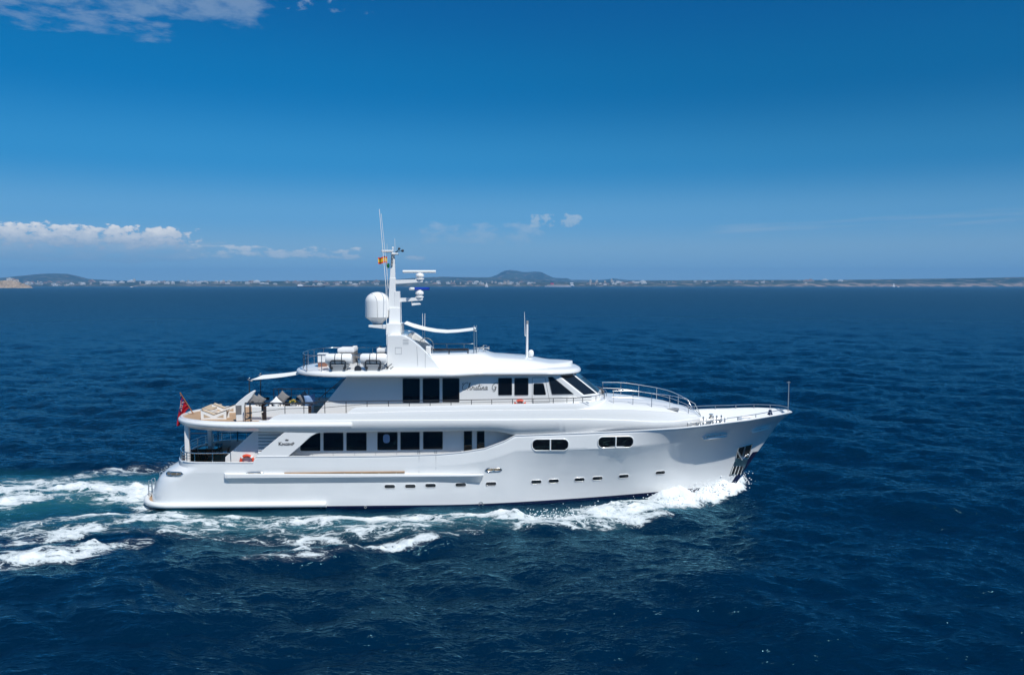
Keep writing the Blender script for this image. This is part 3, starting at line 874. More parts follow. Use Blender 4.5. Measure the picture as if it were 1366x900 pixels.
def waterline_tube():
    mb = MB(); pts = []
    z = 0.24
    xs = stern_x(z)
    for x in np.linspace(-9.6, xs + 2.4, 24): pts.append((float(x), -hull_half(float(x), z) - 0.08, z))
    R = 2.4
    for k in range(1, 13):
        a = math.pi / 2 * k / 12
        x = xs + R - R * math.sin(a) ** 0.8; pts.append((x - 0.10 * math.sin(a) - 0.30 * math.sin(a), -(hull_half(max(x, xs + .001), z) + 0.08 * math.cos(a)), z))
    half = pts
    full = half + [(p[0], -p[1], p[2]) for p in half[::-1][1:]]
    mb.tube(full, 0.19, 10)
    o = mb.build('rubbing_tube', 'white_rubber', HULL, smooth=60)
    # bathing platform floor behind the transom
    mb = MB()
    edge = [(p[0], p[1]) for p in full if p[0] < xs + 2.0]
    mb.prism(edge, 0.10, 0.30, axis='z')
    mb.build('bathing_platform', 'teak', YACHT)
waterline_tube()
for (u, v, r) in ((641.5, 672, .14), (487.5, 676.2, .07)):
    x, z = hull_at(u, v); mb = MB()
    mb.tube([hull_point(x + r * math.cos(a), z + r * math.sin(a), 0.01)[0] for a in np.linspace(0, 2 * math.pi, 14)[:-1]], 0.025, 5, closed=True)
    mb.build('discharge_fitting', 'grey_gasket', HULL)
# shell door seams amidships
for (u, va, vb) in ((559, 607, 632), (581.5, 607, 626)):
    mb = MB()
    xa, za = hull_at(u, va); xb, zb_ = hull_at(u, vb)
    mb.tube([hull_point(xa, za - .02, 0.003)[0], hull_point(xb, zb_, 0.003)[0]], 0.012, 4)
    mb.build('shell_door_seam', 'grey_gasket', HULL)
# white cap on the bulwark
def cap_rail():
    for s in (-1, 1):
        mb = MB(); rings = []
        for x in np.concatenate([np.linspace(stern_x(3.05) + 0.9, 4.4, 240), np.linspace(4.5, 22.74, 120)]):
            x = float(x); y = hull_half(x, sheer(x) - 0.001); z = sheer(x); q = 0.0
            rings.append([(x, s * (y + .035), z - .015), (x, s * (y + .035), z + .03), (x, s * (y - .14) if y > .14 else 0, z + .035), (x, s * (y - .14) if y > .14 else 0, z - .015)])
        mb.loft(rings); mb.build('bulwark_cap', 'white_paint', HULL, smooth=35)
cap_rail()

# ---- anchor pocket ----------------------------------------------------------
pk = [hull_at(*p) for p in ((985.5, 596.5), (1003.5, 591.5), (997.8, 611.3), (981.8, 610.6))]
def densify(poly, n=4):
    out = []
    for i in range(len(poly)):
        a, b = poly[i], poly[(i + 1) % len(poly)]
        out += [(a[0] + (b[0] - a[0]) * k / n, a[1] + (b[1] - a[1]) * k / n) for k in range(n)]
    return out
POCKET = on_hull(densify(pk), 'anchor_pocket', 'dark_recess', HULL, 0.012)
rim_on_hull(densify(pk), 'pocket_rim', 'chrome', POCKET, 0.03, 0.015)
lp = [hull_at(*p) for p in ((981.8, 610.6), (997.8, 611.3), (991.5, 631.0), (972.5, 634.5))]
pl = on_hull(densify(lp), 'anchor_chafe_plate', 'steel', HULL, 0.010)
mb = MB()
for t in (0.12, .36, .6, .84):
    a = hull_at(976.5 + 18 * t, 621); b = hull_at(972.5 + 18 * t, 633)
    mb.tube([hull_point(*a, 0.03)[0], hull_point(*b, 0.03)[0]], 0.035, 5)
mb.build('chafe_bar', 'chrome', pl)
mb = MB()   # dark strips painted as the shade between the bars
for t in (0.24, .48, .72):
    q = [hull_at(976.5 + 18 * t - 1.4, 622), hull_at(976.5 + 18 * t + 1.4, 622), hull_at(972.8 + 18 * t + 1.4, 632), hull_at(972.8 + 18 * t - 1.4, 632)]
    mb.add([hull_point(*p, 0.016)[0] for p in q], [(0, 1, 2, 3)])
mb.build('chafe_gap_shade', 'dark_recess', pl)
ANCHOR = MB()
def hp(u, v, off): return hull_point(*hull_at(u, v), off)[0]
ANCHOR.tube([hp(993, 594.5, .10), hp(988.5, 609, .16)], [0.05, 0.08], 8)
ANCHOR.tube([hp(984.5, 604, .13), hp(988, 610, .2), hp(994, 605.5, .13)], [0.03, 0.11, 0.03], 8)
ANCHOR.tube([hp(984, 601, .1), hp(985.5, 606.5, .17)], [0.03, 0.09], 8)
ANCHOR.ball(hp(996, 605.5, .12), 0.11, 10, 6)
o = ANCHOR.build('anchor', 'steel', None, smooth=40, loc=SHIP, rz=YAW)
tag(o, 'grey steel anchor stowed in the dark pocket on the yacht bow', 'anchor')
# ================================================================== SUPERSTRUCTURE
ZU = 5.72                      # upper deck level
# ---- decks ------------------------------------------------------------------
def deck_plate(name, m, zf, x0, x1, inset, th, n=60):
    mb = MB(); g = []
    for x in np.linspace(x0, x1, n):
        x = float(x); z = zf(x); y = max(hull_half(x, z) - inset, 0.02)
        g.append([(x, -y, z), (x, -y * .5, z + .02), (x, 0, z + .03), (x, y * .5, z + .02), (x, y, z)])
    mb.slab(g, th)
    return mb.build(name, m, YACHT, smooth=30)
deck_plate('main_deck', 'teak', lambda x: 2.10, stern_x(2.1) + 0.5, 5.0, 0.06, 0.12)
deck_plate('fore_deck', 'white_paint', lambda x: max(sheer(x) - 0.85, 3.4), 4.6, 21.9, 0.08, 0.1)

# ---- side shell above the recess: three stepped bands ------------------------
NOSE = 16.35
def shell_half(x, lev):
    """half breadth of the upper shell at level 0 (bottom) .. 2 (top ledge)"""
    b = BD - (0.0, 0.03, 0.16)[lev]
    x0 = 2.0
    if x > x0:
        s = min((x - x0) / (NOSE - (0, 0, .25)[lev] - x0), 1.0)
        b *= max(1 - s ** 3.2, 0.0) ** 0.62
    return b
L0_UV = [(330, 575), (427, 577), (440, 576.2), (500, 575.6), (640, 574.2), (660, 574.8), (672, 576.6), (687, 580.3)]
L1_UV = [(330, 561.5), (470, 560.8), (600, 560.3), (700, 559.6), (780, 559.2), (840, 560.6), (872, 562.6), (900, 562.2), (925, 559), (940, 557)]
L2_UV = [(330, 561.3), (352, 561.2), (358, 560.2), (366, 555), (374, 552.2), (390, 551.6), (462, 551), (500, 550), (560, 548.6), (640, 547.3), (700, 546.8), (780, 546.0), (841, 546.8), (873, 548.6), (917, 551.8), (935, 553.4), (942, 554)]
def lev_z(x, lev, tab):
    z = 5.5
    for _ in range(5):
        u, v = uv_of(x, -shell_half(x, lev), z)
        z = z_at(x, -shell_half(x, lev), interp(u, tab))
    return z
X_SH0 = Q(345, 560, -4.1)[0]
shx = [float(x) for x in np.concatenate([np.linspace(X_SH0, -9, 40), np.linspace(-8.8, 2.6, 60), np.linspace(2.75, NOSE - .8, 70), NOSE - .8 * np.linspace(1, 0.0, 14)[1:]])]
X_TIP = Q(687, 580.3, -4.1)[0]
def shell_rows(x):
    z2, z1 = lev_z(x, 2, L2_UV), lev_z(x, 1, L1_UV)
    z0 = lev_z(x, 0, L0_UV) if x < X_TIP else sheer(x) - (0.0 if x < X_TIP + .3 else 0.04)
    if x > X_TIP + 0.3: z0 = min(sheer(x) + 0.0, z1 - .08) if x < 6 else min(sheer(x) - 0.25, z1 - .12)
    z1 = max(z1, z0 + .02); z2 = max(z2, z1 + .02)
    b0, b1, b2 = (shell_half(x, k) for k in range(3))
    return [(b0, z0), (b0 + .0, z1 - .035), (b0 - .005, z1), (b1 - .045, z1 + .012), (b1 - .075, (z1 + z2) / 2), (b2 + .04, z2 - .035), (b2 + .03, z2), (b2 - .05, z2 + .012)]
SHELLROWS = [(x, shell_rows(x)) for x in shx]
def build_shell():
    mb = MB()
    g = [[(x, -max(b, 0), z) for b, z in r] for x, r in SHELLROWS]
    mb.sheet(g, True); mb.sheet([[(p[0], -p[1], p[2]) for p in r] for r in g])
    return mb.build('upper_side_plating', 'white_paint', YACHT, smooth=24, solid=0.08)
SHELL = build_shell()
# slim fairing plate with the builder's lettering, and the inner panel aft of it
def fashion_plate():
    pts = [(340.3, 609), (352, 598.5), (366, 587), (381, 575), (381, 572.5), (430, 572.5), (427, 576.8), (421, 578.3), (414, 582), (400, 595), (383.2, 608)]
    pol = [Q(u, v, -4.1) for u, v in pts]
    pol[0] = (pol[0][0], sheer(pol[0][0] + .3) - .02); pol[-1] = (pol[-1][0], sheer(pol[-1][0]) - .02)
    pl = None
    for s in (-1, 1):
        mb = MB(); mb.prism(pol, s * 4.085, s * 3.98); o = mb.build('fashion_plate', 'white_paint', YACHT, bevel=0.012)
        if s < 0: pl = o
    return pl
PLATE = fashion_plate()
x, z = Q(382.3, 592.1, -4.1)
# builder's lettering: a large first letter, then small capitals, with the small crown over it
text_mesh('builder_lettering', 'K', 'letter_black', PLATE, (x - .42, -4.094, z + .01), 0.34, xscale=1.0, bold=0.008)
text_mesh('builder_lettering', 'INGSHI', 'letter_black', PLATE, (x + .02, -4.094, z - .02), 0.22, xscale=0.95, bold=0.006)
text_mesh('builder_lettering', 'P', 'letter_black', PLATE, (x + .43, -4.094, z), 0.28, xscale=0.95, bold=0.006)
mb = MB(); cx, cz = x + .02, z + .26
mb.prism([(cx - .09, cz - .05), (cx + .09, cz - .05), (cx + .12, cz + .07), (cx + .05, cz + .01), (cx, cz + .09), (cx - .05, cz + .01), (cx - .12, cz + .07)], -4.098, -4.086)
mb.build('crown_emblem', 'letter_black', PLATE, smooth=0)

# ---- main deck house --------------------------------------------------------
YH = 3.12
def main_house():
    a0 = Q(300, 609.5, -YH); a1 = Q(342, 572, -YH)
    x1 = 5.2
    pol = [(a0[0], 2.1), (a0[0] + .02, a0[1]), (a1[0], 5.12), (x1, 5.12), (x1, 2.1)]
    mb = MB(); mb.prism(pol, -YH, YH)
    return mb.build('main_deck_house', 'white_paint', YACHT, bevel=0.02)
HOUSE = main_house()
def pane(name, corners, y, m, parent, proud=0.012, r=0.06, frame=None):
    """flat pane from four photo corners (tl, tr, br, bl) in the plane y, with rounded corners"""
    P = [Vector(Q(u, v, y)) for u, v in corners]
    out = []
    for i in range(4):
        p, a, b = P[i], P[i - 1], P[(i + 1) % 4]
        da, db = (a - p).normalized(), (b - p).normalized()
        for k in range(5):
            t = k / 4; q0, q1 = p + da * r, p + db * r
            out.append(q0 * (1 - t) ** 2 + p * 2 * t * (1 - t) + q1 * t * t)
    s = -1 if y < 0 else 1
    mb = MB(); mb.prism([(p[0], p[1]) for p in out], y + s * proud, y - s * 0.03)
    o = mb.build(name, m, parent, smooth=0)
    if frame:
        mb = MB(); mb.tube([(p[0], y + s * proud * .6, p[1]) for p in out], 0.018, 5, closed=True)
        mb.build('window_seal', frame, o)
    return o
for cs in (((424, 577.2), (427.3, 577), (427.3, 601), (400.6, 601.2)),):
    P = [(427.3, 577), (427.3, 601), (402, 601.2), (400.6, 600), (400.6, 594.5), (416, 581), (421.5, 577.6)]
    pol = [Q(u, v, -YH) for u, v in P]
    mb = MB(); mb.prism(pol, -YH - .012, -YH + .03); mb.build('saloon_window', 'black_glass', HOUSE, smooth=0)
for (u0, u1, va, vb) in ((431.5, 458, 576.8, 600.8), (462.2, 489, 576.7, 600.7), (503.5, 530.2, 576.3, 599.9), (534.2, 559.8, 576, 599.6), (564.5, 590.6, 575.4, 598.8)):
    pane('saloon_window', ((u0, va), (u1, va), (u1, vb), (u0, vb)), -YH, 'black_glass', HOUSE, frame='grey_gasket')
mb = MB()   # faint notice behind the fourth pane
for (u0, u1) in ((618.9, 629.6), (636.2, 646.2)):
    d = pane('side_door', ((u0, 574.8), (u1, 574.6), (u1, 604.5), (u0, 604.5)), -YH, 'black_glass', HOUSE, 0.02, 0.03, 'grey_gasket')
    mb = MB(); a = Q(u0 + .8, 594.2, -YH - .05); b = Q(u1 - .8, 593.6, -YH - .05)
    mb.tube([(a[0], -YH - .06, a[1]), (b[0], -YH - .06, b[1])], 0.02, 6); mb.build('door_bar', 'bronze', d)
for u in (616.3, 632.5, 649):
    mb = MB(); a = Q(u - 1, 574, -YH); b = Q(u + 1, 606, -YH)
    mb.box(a[0], b[0], -YH - .06, -YH + .02, b[1], a[1]); mb.build('door_post', 'white_paint', HOUSE, bevel=.01)
# poster in the window
mb = MB(); a = Q(511, 579, -YH); b = Q(520, 590.5, -YH)
mb.prism(pill((a[0] + b[0]) / 2, (a[1] + b[1]) / 2, b[0] - a[0], a[1] - b[1], r=.18), -YH - .018, -YH - .01); mb.build('window_notice', 'blue_fabric', HOUSE, smooth=0)
# louvred vent bank ahead of the inner panel
mb = MB(); a = Q(344.5, 574, -YH); b = Q(385, 608, -YH)
mb.box(a[0], b[0], -YH - .02, -YH + .02, b[1], a[1]); LV = mb.build('vent_grille', 'grey_paint', HOUSE)
mb = MB(); nl = 8
for k in range(nl):
    z = a[1] - (a[1] - b[1]) * (k + .6) / nl; h = (a[1] - b[1]) / nl
    mb.hexa([(a[0], -YH - .03, z - h * .15), (b[0], -YH - .03, z - h * .15), (b[0], -YH - .15, z - h * .45), (a[0], -YH - .15, z - h * .45)],
            [(a[0], -YH - .03, z + h * .30), (b[0], -YH - .03, z + h * .30), (b[0], -YH - .15, z - h * .02), (a[0], -YH - .15, z - h * .02)])
mb.build('louvre', 'white_paint', LV, smooth=0)
# side deck hand rail inside the bulwark
mb = MB(); pts = []
for u in range(391, 600, 8):
    xx, zz = Q(u, 604.2 - (u - 391) * .009, -3.93); pts.append((xx, -3.93, zz))
mb.tube(pts, 0.02, 6)
for u in (391, 417, 444.5, 473, 501, 529, 557, 581):
    xx, zz = Q(u, 604, -3.93); mb.tube([(xx, -3.93, zz), (xx, -3.93, sheer(xx) - .1)], 0.02, 6)
mb.build('side_deck_rail', 'steel', YACHT, smooth=60)
for u in (557.5, 560, 580, 582.5, 615):
    mb = MB(); xx, zz = Q(u, 600.5, -3.98); mb.tube([(xx, -3.98, zz), (xx, -3.98, sheer(xx) - .2)], 0.028, 8); mb.build('gate_post', 'steel', YACHT)

# ---- aft upper deck slab (rounded over the stern, with a bullnose edge) ------
X_TAIL, X_ELL = -20.25, -14.2
def tail_half(x, b):
    if x >= X_ELL: return b
    q = min((X_ELL - x) / (X_ELL - X_TAIL), 1.0)
    return b * max(1 - q ** 2.25, 0) ** (1 / 2.25)
def tail_outline(b, inset, xf, n=40):
    """closed plan outline of the slab, pulled in by inset; starboard forward corner first, round the stern"""
    st = []
    k = 1 - inset / 5.0
    for i in range(n + 1):
        a = math.pi / 2 * (i / n)
        cx, sy = math.cos(a), math.sin(a)
        x = X_ELL - (X_ELL - X_TAIL - inset) * math.sin(a) ** (2 / 2.25) if i else X_ELL
        y = (b - inset) * math.cos(a) ** (2 / 2.25) if i < n else 0.0
        st.append((x, -y))
    pts = [(xf, -(b - inset)), ((xf + X_ELL) / 2, -(b - inset))] + st + [(p[0], -p[1]) for p in st[::-1][1:]] + [((xf + X_ELL) / 2, b - inset), (xf, b - inset)]
    return pts
def aft_slab():
    mb = MB()
    xf = Q(469.5, 570, -4.2)[0]
    prof = [(0.9, 5.10), (0.40, 5.10), (0.36, 5.13), (0.10, 5.33), (0.03, 5.40), (0.0, 5.47), (0.0, 5.53), (0.02, 5.60), (0.08, 5.66), (0.12, 5.675), (.125, 5.70), (0.16, 5.745), (0.24, 5.755), (0.34, 5.745), (0.36, 5.60), (2.0, 5.60)]
    rings = []
    for inset, z in prof:
        rings.append([(x, y, z) for x, y in tail_outline(BD + .16, inset, xf - .5 * min(inset, .3))])
    mb.loft(rings)
    return mb.build('aft_deck_overhang', 'white_paint', YACHT, smooth=30)
SLAB = aft_slab()
mb = MB()   # teak laid inside the coaming
mb.prism(tail_outline(BD + .13, 0.365, Q(420, 560, -4)[0]), 5.604, 5.64, axis='z')
mb.build('upper_deck_teak', 'teak', YACHT)
# side deck beside the house
mb = MB(); g = []
for x in np.linspace(Q(425, 560, -4)[0], 8.0, 30):
    b = shell_half(float(x), 1) - .08; g.append([(float(x), -b, 5.64), (float(x), b, 5.64)])
mb.slab(g, .35); mb.build('upper_deck', 'teak', YACHT)
# ---- inner bulwark step (upper band) running forward and round the bridge front
L3_UV = [(462, 551.2), (466, 548.6), (470, 545.4), (475, 543.3), (482, 542.5), (560, 541.6), (640, 539.4), (700, 538.4), (787, 536.7), (805, 535.3), (820, 533.5)]
def band_path():
    xs = [float(x) for x in np.concatenate([np.linspace(Q(462, 550, -3.85)[0], Q(484, 543, -3.85)[0], 14), np.linspace(Q(490, 543, -3.85)[0], 6.6, 40)])]
    P = []
    bb = lambda x: min(shell_half(x, 2) - .06, 3.86)
    for x in xs: P.append((x, -bb(x)))
    y0 = bb(6.6)
    for k in range(1, 13):
        a = math.pi / 2 * k / 12
        P.append((6.6 + 2.75 * math.sin(a), -y0 * math.cos(a) ** .8 if k < 12 else 0.0))
    return P
BAND = band_path()
def band_z(x, y):
    z = 6.7
    for _ in range(4):
        u, v = uv_of(x, y, z); z = z_at(x, y, interp(u, L3_UV))
    return z
BANDZ = []
for (x, y) in BAND:
    zz = band_z(x, y) if x <= 7.0 else None
    BANDZ.append(zz)
zl = [z for z in BANDZ if z][-1]
BANDZ = [z if z else zl + 0.02 for z in BANDZ]
def build_band():
    mb = MB(); g = []
    for (x, y), z in zip(BAND, BANDZ):
        lo = 5.7
        g.append([(x, y - .05, lo), (x, y - .03, z - .3), (x, y, z - .03), (x, y + .02, z), (x, y + .10, z)])
    mb.sheet(g, True); mb.sheet([[(p[0], -p[1], p[2]) for p in r] for r in g])
    return mb.build('bridge_deck_bulwark', 'white_paint', YACHT, smooth=40, solid=0.07)
BULW = build_band()
# ---- coachroof over the foredeck --------------------------------------------
def coachroof():
    mb = MB(); xs = [float(x) for x in np.concatenate([np.linspace(6.2, NOSE - 1.2, 60), NOSE - 1.2 * np.cos(np.linspace(0, math.pi / 2, 14))[1:] ** 1.0])]
    xs = [x for x in xs if x < NOSE - .27]
    CR = [(6.0, 6.98), (8.0, 6.96), (10.0, 6.86), (12.0, 6.66), (13.6, 6.40), (15.0, 6.02), (16.1, 5.55)]
    g = []
    for x in xs:
        b2 = max(shell_half(x, 2) - .03, .01); z2 = lev_z(x, 2, L2_UV) + .01
        zc = max(interp(x, CR), z2 + .01)
        row = []
        for k in range(17):
            t = -1 + 2 * k / 16
            h = (1 - abs(t) ** 2.6)
            row.append((x, t * b2, z2 + (zc - z2) * h))
        g.append(row)
    mb.sheet(g)
    mb.add([p for p in g[0]], [tuple(range(17))])
    mb.add([p for p in g[-1]], [tuple(range(17))])
    return mb.build('coachroof', 'white_paint', YACHT, smooth=50), CR
COACH, CR = coachroof()
def coach_z(x, y):
    b2 = max(shell_half(x, 2) - .03, .01); z2 = lev_z(x, 2, L2_UV) + .01; zc = max(interp(x, CR), z2 + .01)
    return z2 + (zc - z2) * (1 - min(abs(y) / b2, 1) ** 2.6)

# ---- upper house: saloon and wheelhouse -------------------------------------
YW = 2.92
ZR = 8.62                      # underside of the top deck
def upper_house():
    ab = Q(414, 549, -YW)[0]; at = Q(464, 503, -YW)[0]
    c1t, c1b = Q(742.5, 500, -YW), Q(778.5, 528.3, -YW)
    c2t, c2b = Q(764, 500, -2.0), Q(799, 529.5, -2.0)
    zs = c1b[1]
    lo = [(ab, -YW), (c1b[0], -YW), (c2b[0], -2.0), (c2b[0] + .45, 0), (c2b[0], 2.0), (c1b[0], YW), (ab, YW)]
    k = (ZR - 5.64) / (5.9)
    up = [(at, -YW), (c1t[0], -YW), (c2t[0], -2.0), (c2t[0] + .40, 0), (c2t[0], 2.0), (c1t[0], YW), (at, YW)]
    # below the sill the front stands upright
    mid_aft = ab + (at - ab) * (zs - 5.6) / (ZR - 5.6)
    mid = [(mid_aft, -YW)] + lo[1:-1] + [(mid_aft, YW)]
    bot = [(ab, -YW)] + [(p[0] + .02, p[1]) for p in lo[1:-1]] + [(ab, YW)]
    mb = MB(); mb.loft([[(*p, 5.62) for p in bot], [(*p, zs) for p in mid], [(*p, ZR) for p in up]])
    o = mb.build('upper_deck_house', 'white_paint', YACHT, smooth=20, bevel=0.025)
    return o, (lo, up, zs)
UHOUSE, (UH_LO, UH_UP, UH_ZS) = upper_house()
for (u0, u1, va, vb) in ((537.2, 560, 504.8, 536.8), (564, 586.3, 504.6, 536.6), (590.3, 612.8, 504.4, 536.3)):
    pane('saloon_window', ((u0, va), (u1, va), (u1, vb), (u0, vb)), -YW, 'black_glass', UHOUSE, r=.08, frame='grey_gasket')
for (u0, u1) in ((664.6, 683), (686.2, 704.8)):
    pane('cabin_window', ((u0, 504), (u1, 503.8), (u1, 527), (u0, 527.2)), -YW, 'black_glass', UHOUSE, r=.08, frame='grey_gasket')
dr = pane('wheelhouse_door', ((710.2, 503.5), (727, 503.3), (733.5, 536), (709.8, 536.5)), -YW, 'white_paint', UHOUSE, .012, .05, 'grey_gasket')
pane('door_window', ((711.7, 511.2), (725.2, 511), (728.6, 526.4), (711.4, 526.6)), -YW, 'black_glass', dr, .024, .09)
pane('wheelhouse_window', ((731, 502.6), (737.2, 502.4), (765.5, 525.6), (736.2, 526.2)), -YW, 'tinted_glass', UHOUSE, .012, .06, 'grey_gasket')
def facet_pane(name, A, B, C, D, m, parent, proud=.015):
    """pane set in the sloping facet A (lower left) B (lower right) C (upper right) D (upper left), given as fractions"""
    P = [Vector(p) for p in (A, B, C, D)]
    n = (P[1] - P[0]).cross(P[3] - P[0]).normalized()
    mb = MB(); mb.hexa([p - n * .03 for p in P], [p + n * proud for p in P])
    return mb.build(name, m, parent, bevel=.0, smooth=0)
def fac(i, j, s0, s1, t0, t1):
    lo0, lo1, up0, up1 = Vector((*UH_LO[i], UH_ZS)), Vector((*UH_LO[j], UH_ZS)), Vector((*UH_UP[i], ZR)), Vector((*UH_UP[j], ZR))
    f = lambda s, t: (lo0 * (1 - s) + lo1 * s) * (1 - t) + (up0 * (1 - s) + up1 * s) * t
    return f(s0, t0), f(s1, t0), f(s1, t1), f(s0, t1)
facet_pane('windscreen', *fac(1, 2, .12, .9, .06, .95), 'tinted_glass', UHOUSE)
facet_pane('windscreen', *fac(4, 5, .1, .88, .06, .95), 'tinted_glass', UHOUSE)
facet_pane('windscreen', *fac(2, 3, .06, .95, .06, .95), 'tinted_glass', UHOUSE)
facet_pane('windscreen', *fac(3, 4, .05, .94, .06, .95), 'tinted_glass', UHOUSE)
for (i, j) in ((2, 3), (3, 4)):
    mb = MB()
    a, b, c_, d = fac(i, j, .2, .75, .0, .7)
    n = Vector((.75, 0, .6)).normalized() * .06
    mb.tube([a + n, c_ + n], .02, 5)
    mb.tube([c_ + n, (c_ + d) / 2 + n], .018, 5)
    mb.build('windscreen_wiper', 'dark_rail', UHOUSE)
# name of the yacht, in flowing script lettering
xa, za = Q(615.5, 516, -YW); xb, zb_ = Q(662.5, 516, -YW)
def script_name():
    """strokes of a sloping script, drawn as thin ribbons: Christina G"""
    S = {   # glyph strokes on a 1-unit x-height, (x, y)
        'C': ([[(1.15, 1.75), (1.25, 2.0), (.95, 2.15), (.45, 1.8), (.12, 1.1), (.15, .35), (.5, 0), (.95, .18), (1.2, .55)], [(.2, 1.5), (.0, 1.75), (.2, 2.05)]], 1.25),
        'h': ([[(.05, 0), (.3, 1.1), (.5, 2.0), (.4, 2.15), (.3, 1.7), (.2, .5)], [(.2, .5), (.45, .95), (.62, .8), (.58, .25), (.7, .05), (.85, .2)]], .82),
        'r': ([[(.05, 0), (.18, .55), (.28, 1.0)], [(.22, .6), (.4, .95), (.55, .9)], [(.28, 1.0), (.2, .3)]], .52),
        'i': ([[(.05, .3), (.18, .95), (.12, .25), (.22, .02), (.38, .2)], [(.27, 1.4), (.31, 1.48)]], .4),
        's': ([[(.0, .15), (.3, .98), (.42, .55), (.36, .1), (.12, .05)], [(.36, .1), (.6, .2)]], .52),
        't': ([[(.35, 1.75), (.15, .6), (.14, .15), (.28, .02), (.48, .2)], [(.02, 1.12), (.5, 1.2)]], .46),
        'n': ([[(.02, .2), (.18, .95), (.1, 0)], [(.14, .4), (.38, .95), (.5, .8), (.44, .2), (.56, .02), (.72, .2)]], .7),
        'a': ([[(.5, .85), (.3, .98), (.08, .6), (.08, .15), (.25, .02), (.45, .4), (.55, .95), (.47, .25), (.57, .02), (.72, .2)]], .72),
        ' ': ([], .75),
        'G': ([[(1.1, 1.7), (1.2, 2.0), (.9, 2.12), (.42, 1.75), (.12, 1.1), (.15, .35), (.45, 0), (.85, .2), (1.0, .9), (.6, .85)], [(1.0, .9), (.95, -.1), (.7, -.5), (.4, -.35)]], 1.2)}
    word = 'Christina G'
    tot = sum(S[ch][1] for ch in word)
    W_ = xb - xa; k = W_ / tot; hgt = 0.235; sl = 0.32
    mb = MB(); pen = 0.0
    for ch in word:
        st, adv = S[ch]
        for pl_ in st:
            P = [Vector((xa + (pen + px) * k + sl * py * hgt * .5, -YW - .012, za - .2 + py * hgt)) for px, py in pl_]
            # smooth the polyline once
            Qp = [P[0]]
            for a_, b_ in zip(P, P[1:]): Qp += [a_ * .75 + b_ * .25, a_ * .25 + b_ * .75]
            Qp.append(P[-1])
            mb.tube(Qp, .019, 5)
        pen += adv
    return mb.build('yacht_name_script', 'letter_black', UHOUSE, smooth=0)
script_name()

# ---- top deck slab ----------------------------------------------------------
XR0, XR1 = -12.15, 7.55
def roof_half(x, inset=0.0):
    xa_, xb_ = Q(594, 500, -4)[0], Q(646, 500, -3.3)[0]
    b = 4.12 - (4.12 - 3.32) * (0.5 - .5 * math.cos(math.pi * min(max((x - xa_) / (xb_ - xa_), 0), 1))) - inset
    L = 4.6; r0 = XR0 + inset
    if x < r0 + L:
        q = min((r0 + L - x) / L, 1); b *= max(1 - q ** 2.3, 0) ** (1 / 2.3)
    L = 3.2; r1 = XR1 - inset
    if x > r1 - L:
        q = min((x - r1 + L) / L, 1); b *= max(1 - q ** 2.6, 0) ** (1 / 2.6)
    return max(b, 0)
def roof():
    prof = [(1.3, 8.60), (.35, 8.60), (.08, 8.63), (0, 8.70), (.0, 8.80), (.06, 8.90), (.20, 8.97), (.5, 9.03), (1.2, 9.13), (2.2, 9.24), (3.1, 9.28)]
    mb = MB(); rings = []
    for inset, z in prof:
        a, b = XR0 + inset, XR1 - inset
        xs = [a + (b - a) * (0.5 - 0.5 * math.cos(math.pi * k / 70)) for k in range(71)]
        ring = [(x, -roof_half(x, inset), z) for x in xs] + [(x, roof_half(x, inset), z) for x in xs[::-1][1:-1]]
        # the aft end of the roof droops a little
        rings.append([(x, y, zz - 0.0) for x, y, zz in ring])
    mb.loft(rings)
    return mb.build('top_deck', 'white_paint', YACHT, smooth=50)
ROOF = roof()
# raised brow over the wheelhouse, with the flying bridge let into it
def brow():
    mb = MB(); rings = []
    xs0, xs1 = Q(572, 480, -2.6)[0], Q(764, 488, -.5)[0]
    top = [(572, 473), (600, 472.5), (630, 471.8), (642, 470.6), (648, 472), (658, 476), (675, 477), (702, 478.6), (731, 483.8), (754, 486.4), (770, 490)]
    for k in range(41):
        x = xs0 + (xs1 - xs0) * k / 40
        s = max(0, (k - 22) / 18); w = 2.75 * max(1 - s ** 2.4, 0.02) ** .5
        yn = -1.9
        z = 9.6
        for _ in range(4):
            u, v = uv_of(x, -min(w, 1.9), z); z = z_at(x, -min(w, 1.9), interp(u, top))
        z = max(z, 9.3); zb = 8.98
        rings.append([(x, -w * 1.12, zb), (x, -w, zb + (z - zb) * .45), (x, -w * .86, zb + (z - zb) * .85), (x, -w * .68, z), (x, 0, z + .03), (x, w * .68, z), (x, w * .86, zb + (z - zb) * .85), (x, w, zb + (z - zb) * .45), (x, w * 1.12, zb)])
    mb.loft(rings)
    return mb.build('flybridge_coaming', 'white_paint', YACHT, smooth=50)
BROW = brow()
